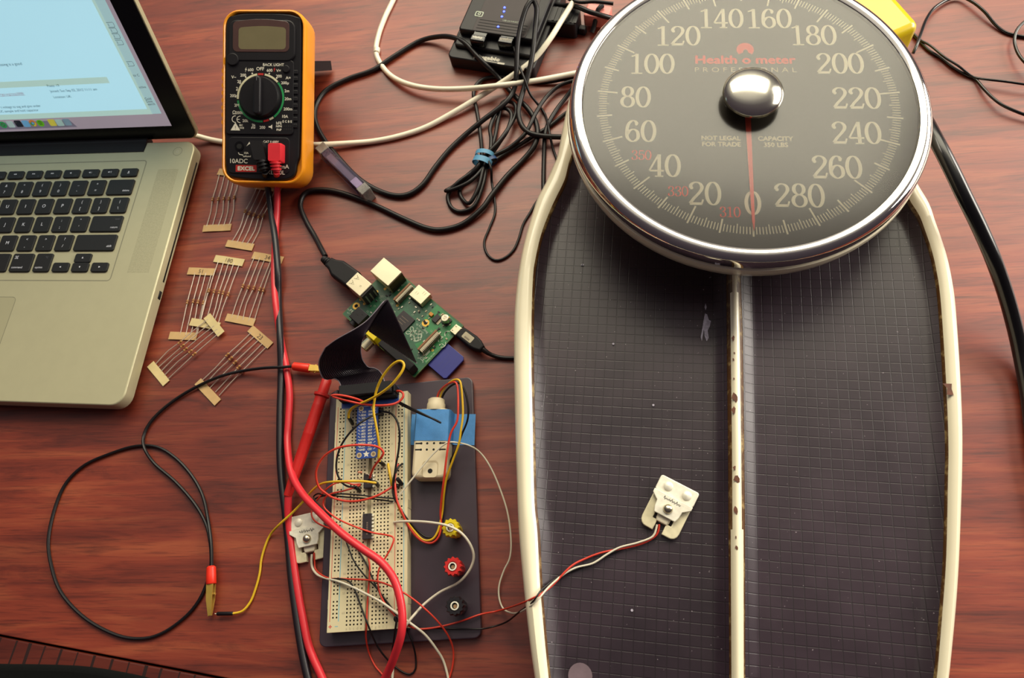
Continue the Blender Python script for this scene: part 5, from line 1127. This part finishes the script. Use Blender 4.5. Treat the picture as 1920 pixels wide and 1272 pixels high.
# a tiny resistor arched beside the chip
t = thing('resistor', 'single tiny resistor arched over the breadboard beside the short chip', 'resistor', BF.M)
m = MB(LEAD); m.tube([tuple(p) for p in P([(669, 885, 16), (669, 890, 20), (672, 896, 18), (676, 901, 15)])], .22, 6); m.tube([tuple(p) for p in P([(669, 886, 20), (675, 886, 21), (685, 887, 21), (696, 894, 20), (701, 899, 15)])], .22, 6); o = m.build('lead', t, True)
m = MB(mat('pale_resistor_body', 'c98a6a', .5)); a_, b_ = at(671, 886, 21), at(679, 886, 21); m.axis(a_, b_-a_); m.lathe([(.5, 0), (.9, .4), (.75, 1), (.75, 2.2), (.9, 2.8), (.5, 3.2)], 12, cap0=True, cap1=True); m.home(); m.build('body', t, True)

# ------------------------------------------------------------------ humidity sensor and tape
SZ = 19.0
sn_ = thing('humidity_sensor', 'ivory plastic humidity sensor with rows of vent holes, taped to the black plate', 'sensor', BF.M @ Matrix.Translation((60.5, -40, PZ)) @ Matrix.Rotation(-.075, 4, 'Z'))
m = MB(SENS); m.box(-13, 13, -26.5, 25, 0.1, 13, 4.5, 2.2, 3, .6); m.build('case', sn_)
m = MB(SENS); m.put((.8, 24, 7.5), rx=-math.pi/2); m.lathe([(6.6, 0), (6.8, 1), (6.8, 5.2), (6.2, 6.4), (6.2, 8.8), (5.2, 9.4)], 28, cap0=True, cap1=True); m.home(); m.build('cable_gland', sn_)
m = MB(HOLE)
for r in range(3):
    y = 3.2-r*4.6
    for x in (-2.6, 2.4): m.flat(circ(x, y, .85, 12), 13.03)
    for x in (-9.2, 9.2): m.flat(rrect(x-2.2, x+2.2, y-.55, y+.55, .5, 3), 13.03); m.flat(circ(x+(2.2 if x < 0 else -2.2), y, .85, 12), 13.04)
m.build('vent_hole', sn_)
m = MB(mat('ivory_recess', 'bfae8c', .5)); m.flat(rrect(-5.4, 6.6, -26, -14, 3, 5), 13.02); m.use(SENS); m.flat(rrect(-4.4, 5.8, -26, -15.4, 2.4, 5), 13.03); m.use(HOLE); m.flat(circ(.8, -21.5, 1.75, 18), 13.05); m.build('mounting_tab', sn_)
m = MB(TAPE); c_ = Matrix.Translation((60.5, -40, PZ)) @ Matrix.Rotation(-.075, 4, 'Z')
prof = [(-19.5, .25), (-14.4, .3), (-13.5, 1.2), (-13.3, 11.2), (-12.2, 12.9), (-10.4, 13.3), (0, 13.35), (10.4, 13.3), (12.2, 12.9), (13.3, 11.2), (13.6, 1.2), (14.8, .3), (29.4, .25)]
up = [[tuple(BF.M @ c_ @ Vector((x, y+(-.02*x), z))) for x, z in prof] for y in (.5, 8, 16, 24.0)]; dn = [[tuple(BF.M @ c_ @ Vector((x*.992, y+(-.02*x), z-.18))) for x, z in prof] for y in (24.0, 16, 8, .5)]
m.rings(up, False); m.rings(dn, False)
o = m.build('tape_strip'); tag(o, 'strip of blue painter\'s tape holding the ivory sensor down', 'tape')

# ------------------------------------------------------------------ load cells
def load_cell(M, label, wires_group='load cells', note=0):
    t = thing('load_cell', label, 'load cell', M, 'load cells')
    m = MB(LOADW)
    for s in (1, -1):
        q = [(s*12.6, 16), (s*12.6, -11.4), (s*12.2, -13.6), (s*11.1, -15.4), (s*9.4, -16.4), (s*8, -16.6), (s*3.0, -16.6), (s*3.0, -9.6), (s*6.2, -9.6), (s*6.2, -2.5), (s*7.6, -1.6), (s*7.6, 16)]
        m.prism(crom(q, 50, True) if 0 else q, .1, 3.4, .5, 2)
    m.box(-12.6, 12.6, 6, 16.6, .1, 3.3, 1.5, .4); m.build('frame', t)
    m = MB(GLUE); m.prism([(-4.4, -8.5), (-3.4, -10.4), (3.4, -10.4), (4.4, -8.5), (4.8, 6), (-4.8, 6)], .6, 4.4, 1, 2); m.build('tongue', t)
    m = MB(NICKEL); m.box(-13, 13, 6.8, 17.2, 3.3, 5.2, 1.6, .5)
    m.prism([(-13, 6.9), (-13, 4.4), (-8.6, 1.0), (-8.2, -3), (-7.0, -6.4), (7.0, -6.4), (8.2, -3), (8.6, 1.0), (13, 4.4), (13, 6.9)], 5.0, 6.6, .4, 2)
    m.use(mat('bent_steel_step', '9b9a86', .35, .5)); m.add([(-12.8, 7.2, 5.25), (12.8, 7.2, 5.25), (12.8, 4.6, 6.62), (-12.8, 4.6, 6.62)], [(0, 3, 2, 1)]); m.build('bracket', t)
    for x, y in ((-6.0, 12), (6.6, 12)): g = MB(NICKEL); g.lathe([(2.9, 5.1), (2.9, 5.7), (2.2, 6.2), (.01, 6.4)], 24, (x, y)); g.build('rivet', t)
    g = MB(STEEL); g.lathe([(3.1, 6.5), (3.1, 7.2)]+[(3.0*math.cos(a), 7.2+2.4*math.sin(a)) for a in (.2, .5, .8, 1.1, 1.4)]+[(.01, 9.65)], 28, (0, -1.2)); g.build('button', t)
    g = MB(INK); x = -5.5; random.seed(5+note)
    for k in range(7):
        hgt = random.uniform(1.0, 3.4); pts_ = [(x+random.uniform(-.3, .3), 4.2+random.uniform(-.6, .2)-.5*k*.15), (x+.5, 4.2+hgt*.5), (x+1.0, 3.4+random.uniform(-.3, .4)), (x+1.5, 4.6)]
        g.stroke(pts_, .28, 6.68, True); x += 1.65
    g.build('ink_scrawl', t); return t
ca, cb_ = at(1273, 914, 45), at(1234, 993, 43); up2 = (ca-cb_)[:2]; LCM = Matrix.Translation((*((ca+cb_)/2)[:2], 40.4)) @ Matrix.Rotation(math.atan2(up2[1], up2[0])-math.pi/2, 4, 'Z')
lc2 = load_cell(LCM, 'white steel load cell lying on the left tread of the scale', note=1)
ca, cb_ = at(575, 968, 4), at(584, 1050, 2); up2 = (ca-cb_)[:2]; LCM1 = Matrix.Translation((*((ca+cb_)/2)[:2], .15)) @ Matrix.Rotation(math.atan2(up2[1], up2[0])-math.pi/2, 4, 'Z')
lc1 = load_cell(LCM1, 'white steel load cell wedged between the red lead and the black plate')
def wire(name, parent, pts, r, mt, n=10, step=1.6):
    m = MB(mt); m.tube(P(pts), r, n, step=step); return m.build(name, parent, True)
# leads of the load cell on the scale
WL = .62
wire('red_wire', lc2, [(1236, 984, 45), (1231, 1003, 43), (1206, 1019, 42), (1168, 1029, 42), (1131, 1036, 42), (1100, 1047, 42), (1070, 1063, 44), (1036, 1098, 46), (1015, 1114, 51), (1000, 1122, 52), (980, 1131, 42), (955, 1140, 14), (930, 1147, 3), (900, 1153, 8), (866, 1165, 9), (824, 1176, 9), (786, 1180, 10), (764, 1173, 17), (750, 1164, 18), (733, 1147, 18), (719, 1128, 18), (711, 1108, 18), (708, 1086, 19), (711, 1067, 20), (722, 1047, 21), (733, 1028, 22), (738, 1010, 22), (726, 1004, 21), (697, 999, 20), (658, 985, 20), (631, 972, 19), (611, 956, 18), (606, 944, 18), (610, 933, 20), (622, 926, 21), (644, 921, 21), (663, 915, 19), (676, 910, 16)], WL, RED_W)
wire('white_wire', lc2, [(1232, 984, 45), (1224, 1006, 44), (1196, 1018, 43.5), (1162, 1027, 43), (1138, 1040, 43), (1111, 1057, 43), (1080, 1065, 43), (1056, 1078, 44), (1029, 1101, 48), (1009, 1124, 52), (990, 1140, 47), (970, 1150, 22), (955, 1149, 8), (943, 1141, 4), (936, 1122, 3), (936, 1098, 3), (945, 1070, 4), (956, 1046, 6), (958, 1010, 8), (951, 959, 10), (934, 908, 12), (917, 872, 15), (900, 849, 18), (882, 837, 23), (860, 831, 25), (838, 831, 26), (814, 850, 24), (792, 875, 22), (767, 906, 21), (738, 943, 18)], WL, WHT_W)
wire('black_wire', lc2, [(1233, 987, 44), (1228, 1006, 41.8), (1200, 1021, 41.8), (1165, 1031, 41.8), (1120, 1050, 41.8), (1085, 1067, 41.8), (1046, 1083, 43), (1016, 1106, 51), (999, 1129, 52), (975, 1147, 30), (951, 1166, 8), (927, 1175, 3), (900, 1180, 7.5), (860, 1180, 7.5), (824, 1179, 7.5), (790, 1178, 8), (766, 1171, 16), (745, 1160, 18)], WL*.9, BLK_R)
# leads of the load cell at the plate
wire('white_wire', lc1, [(585, 1040, 5), (584, 1052, 4), (586, 1066, 3), (595, 1078, 6), (611, 1085, 12), (632, 1090, 17), (658, 1100, 18), (686, 1114, 19), (714, 1129, 20), (741, 1148, 20), (769, 1169, 18), (797, 1191, 12), (819, 1219, 6), (833, 1244, 2), (843, 1285, 1), (846, 1310, 1)], .85, WHT_W)
wire('red_wire', lc1, [(589, 1037, 5), (590, 1055, 3), (593, 1070, 4), (614, 1084, 13), (645, 1086, 17), (686, 1088, 19), (719, 1094, 21), (755, 1111, 22), (786, 1133, 20), (819, 1164, 16), (841, 1194, 10), (850, 1222, 4), (848, 1252, 1.5), (840, 1280, 1)], WL, RED_W)
wire('black_wire', lc1, [(587, 1040, 4.5), (587, 1058, 2), (594, 1076, 4), (611, 1086, 12), (636, 1086, 17.5), (655, 1091, 18), (667, 1111, 18), (678, 1141, 18), (692, 1177, 18), (708, 1213, 8), (730, 1241, 2), (752, 1259, 1), (769, 1265, 1), (779, 1255, 1), (779, 1230, 2), (772, 1202, 8), (764, 1184, 9), (757, 1172, 14)], WL, BLK_R)
# three-strand lead of the humidity sensor
wire('red_wire', sn_, [(820, 746, 14), (822, 738, 16), (829, 729, 20), (841, 720, 26), (853, 717, 30), (858, 727, 30), (859, 764, 30), (857, 790, 29), (847, 809, 28), (842, 826, 27), (837, 860, 26), (832, 902, 22), (828, 934, 16), (826, 961, 11), (827, 986, 9), (822, 1008, 9), (808, 1019, 9), (788, 1013, 10), (769, 992, 14), (752, 958, 20), (744, 937, 21), (741, 912, 21), (741, 890, 20), (746, 871, 17)], .8, RED_W)
wire('yellow_wire', sn_, [(825, 746, 14), (828, 737, 17), (837, 724, 23), (849, 714, 29), (860, 713, 31), (865, 726, 31), (868, 775, 29), (864, 809, 28), (860, 834, 26), (849, 864, 22), (837, 898, 18), (832, 930, 14), (830, 955, 10.5), (826, 978, 9.5), (820, 999, 9.5), (810, 1012, 9.5), (794, 1013, 9.5), (777, 997, 11), (755, 967, 18), (744, 943, 19)], .8, YEL_W)
wire('black_wire', sn_, [(829, 746, 14), (834, 736, 16), (847, 723, 20), (862, 719, 23), (872, 735, 23), (878, 766, 22), (876, 790, 20), (866, 815, 18), (858, 838, 15), (846, 862, 12), (838, 890, 10), (833, 925, 8.5), (830, 965, 7.8), (827, 990, 7.8), (818, 1005, 8), (800, 1008, 8.5), (780, 993, 10), (762, 972, 16), (747, 948, 19), (738, 930, 20), (737, 910, 20), (738, 897, 20), (743, 884, 20), (748, 875, 19), (755, 870, 16)], .75, BLK_R)

# ------------------------------------------------------------------ jumper wires on the breadboard
def jumper(label, mt, pts, ends=(), r=.78, extra=None, name='jumper_wire'):
    c = pts[len(pts)//2]; t = thing(name, label, 'wire', Matrix.Translation(tuple(at(c[0], c[1], 0))), 'jumper wires on the breadboard')
    wire('wire', t, pts, r, mt)
    for a, b in ends:
        A, B = at(*a), at(*b); d = B-A; L = np.linalg.norm(d); m = MB(BLK); m.axis(A, d); m.lathe([(.9, 0), (1.35, .5), (1.4, L-.4), (1.15, L)], 12, cap0=True, cap1=True)
        m.use(NICKEL); m.lathe([(.3, L), (.3, L+1.6)], 8, cap1=True); m.home(); m.build('pin_plug', t, True)
    return t
jumper('yellow jumper wire with a tall loop standing above the breadboard top', YEL_W, [(654, 784, 26), (654, 776, 28), (659, 767, 31), (670, 760, 34), (690, 751, 39), (712, 739, 44), (733, 723, 49), (749, 704, 52.5), (756, 692, 53.6), (757.5, 684, 54), (754, 678.5, 54), (748, 677.5, 53.6), (740, 681, 52.6), (729, 691, 50), (716, 709, 46), (706, 732, 41), (701, 758, 37), (701, 775, 36), (704, 792, 34), (708, 815, 31), (711, 839, 27), (710, 858, 24), (712, 866, 22)], [((654, 783, 26), (661, 795, 16)), ((712, 866, 22), (720, 872, 16))], .95)
jumper('red jumper wire in a long flat hairpin across the breakout board top', RED_W, [(684, 756, 33), (673, 750, 36), (652, 744, 39), (632, 741, 40), (622, 742, 40), (630, 746, 39), (652, 752, 37), (678, 758, 36), (704, 760.6, 36), (726, 760, 35), (741, 757, 33), (751, 751, 32), (756, 744, 32), (755, 737, 32), (748, 733.5, 31), (741, 735, 29), (737, 741, 26), (739, 747, 24)], [((738, 745, 25), (745, 752, 16)), ((683, 755, 33), (688, 757, 26))], .85)
jumper('black jumper wire doubled into a hairpin pointing over the blue tape', BLK_R, [(741, 750, 18), (750, 755, 24), (766, 763, 30), (790, 775, 33), (812, 786, 33), (826, 793, 31), (815, 787, 29), (795, 779, 27), (770, 768, 23), (752, 759, 19), (744, 753, 16)], [], .7)
jumper('black jumper wire bowing left in a wide arc over the breadboard', BLK_R, [(714, 776, 20), (708, 777, 25), (699, 780, 30), (676, 793, 34), (655, 813, 34), (638, 839, 32), (631, 866, 30), (632, 887, 28), (641, 905, 26), (654, 913, 24), (667, 913, 22)], [((711, 775, 20), (718, 778, 16)), ((667, 914, 22), (675, 922, 16))], .75)
jumper('black jumper wire bowing right and down along the red rail', BLK_R, [(712, 769, 20), (718, 772, 26), (732, 775, 29), (743, 787, 30), (749, 808, 29), (748, 839, 26), (743, 870, 24), (739, 898, 22), (738, 919, 20), (739, 930, 17)], [((711, 767, 20), (717, 770, 16))], .75)
jumper('red jumper wire in a wide loop reaching left past the breadboard edge', RED_W, [(693, 898, 19), (696, 888, 24), (702, 875, 29), (711, 863, 33), (718, 853, 36), (718, 846, 37), (707, 838, 39), (686, 835, 41), (654, 836, 42), (627, 843, 41), (606, 858, 38), (594, 879, 34), (593, 898, 30), (599, 915, 26), (612, 926, 24), (625, 934, 22), (650, 940, 20), (676, 939, 20), (707, 930, 20), (733, 915, 18), (737, 912, 15.5)], [((692, 897, 20), (696, 903, 16))], .8)
jumper('short straight yellow jumper wire lying along the right hole columns', YEL_W, [(728, 871, 15.5), (728, 873, 18), (731, 890, 18.5), (734, 905, 18), (735, 914, 15.5)], [], .95)
jumper('yellow wire running from the gold clip on the table to the short chip', YEL_W, [(705, 906, 23), (697, 905, 25), (680, 903, 27), (650, 903, 29), (622, 904, 28), (602, 908, 24), (586, 920, 18), (571, 938, 11), (548, 962, 9), (525, 983, 8), (507, 1003, 2), (497, 1025, 1.2), (490, 1050, 1.2), (487, 1075, 1.2), (480, 1102, 1.2), (470, 1128, 1.5), (455, 1146, 2.5), (437, 1151, 3.4)], [((704, 905, 23), (709, 911, 16)), ((437, 1151, 3.4), (407, 1151.5, 3.6))], .85)
jumper('long thin red wire looping left then down the middle groove and off the near edge', RED_W, [(676, 908, 16), (662, 909, 18), (648, 905, 20), (631, 906, 21), (614, 916, 20), (598, 934, 17), (587, 950, 12), (584, 965, 12), (590, 977, 13), (604, 986, 17), (625, 994, 20), (650, 1006, 22), (672, 1018, 20), (685, 1032, 18), (692, 1053, 17), (693, 1075, 16.5), (690, 1114, 16.5), (688, 1150, 16.5), (687, 1175, 16.5), (686, 1195, 10), (691, 1222, 2), (702, 1247, 1), (714, 1262, 1), (735, 1285, 1)], [], .6)
jumper('upper of two thin black wires crossing to the left rail and back down', BLK_R, [(738, 935, 16), (725, 934, 19), (700, 932, 20), (676, 929, 21), (639, 926.5, 21), (612, 930, 20), (597, 926, 17), (588, 932, 15), (593, 942, 16), (603, 953, 17), (625, 981, 19), (642, 1001, 19), (653, 1026, 18), (664, 1053, 17.5), (683, 1079, 17.5), (704, 1101, 17.5), (725, 1128, 17.5), (741, 1150, 17.5), (745, 1158, 16)], [], .55)
jumper('lower of two thin black wires crossing to the left rail and back down', BLK_R, [(738, 941, 16), (697, 936, 18.5), (654, 933, 19.5), (622, 930, 19), (600, 932, 17), (590, 938, 14), (597, 950, 15), (612, 966, 16), (628, 981, 17.5), (650, 1008, 17.5), (670, 1031, 16.5), (686, 1056, 16.5), (697, 1081, 16.5), (711, 1111, 16.5), (730, 1137, 16.5), (743, 1154, 16)], [], .55)
jumper('white wire arching over the yellow post and back beneath the red lead', WHT_W, [(739, 980, 15.5), (745, 979, 18), (758, 978, 21), (786, 978.5, 24), (813, 981, 28), (838, 986, 31), (861, 997, 31), (877, 1014, 29), (887, 1035, 26), (887, 1054, 23), (877, 1075, 20), (858, 1094, 17), (825, 1111, 14), (797, 1132, 14), (778, 1152, 17), (764, 1169, 19), (754, 1188, 15), (745, 1212, 8), (738, 1240, 2), (735, 1285, 1)], [], .9)
jumper('black wire with a round plug at the breadboard foot, running off the near edge', BLK_R, [(744, 1162, 21), (742, 1175, 20), (739, 1197, 14), (735, 1225, 7), (729, 1255, 2), (723, 1290, 1)], [((744, 1160, 22), (750, 1155, 16))], .7)
m = MB(BLK); p = at(744, 1161, 18.5); m.axis(p-[0, 0, 2.2], (0, 0, 1)); m.lathe([(.01, 0), (1.9, .5), (2.3, 2.2), (1.8, 3.8), (.01, 4.5)], 16); m.home(); m.build('plug', [o for o in COL.objects if o.name.startswith('jumper_wire') and not o.parent][-1], True)
for a, b, L, u, v in (('black jumper plug beside the right red rail, upper one', 0, 0, 747, 903),): 
    t = thing('jumper_wire', 'stubby black double jumper plug standing by the right rail', 'wire', Matrix.Translation(tuple(at(u, v, 0))), 'jumper wires on the breadboard')
    m = MB(BLK)
    for A, B in (((745, 898, 23), (754, 909, 16)), ((742, 911, 19), (748, 912, 16))):
        A_, B_ = at(*A), at(*B); d_ = B_-A_; m.axis(A_, d_); m.lathe([(1.2, 0), (1.5, .5), (1.5, np.linalg.norm(d_)-.4), (1.1, np.linalg.norm(d_))], 12, cap0=True, cap1=True)
    m.home(); m.build('pin_plug', t, True)
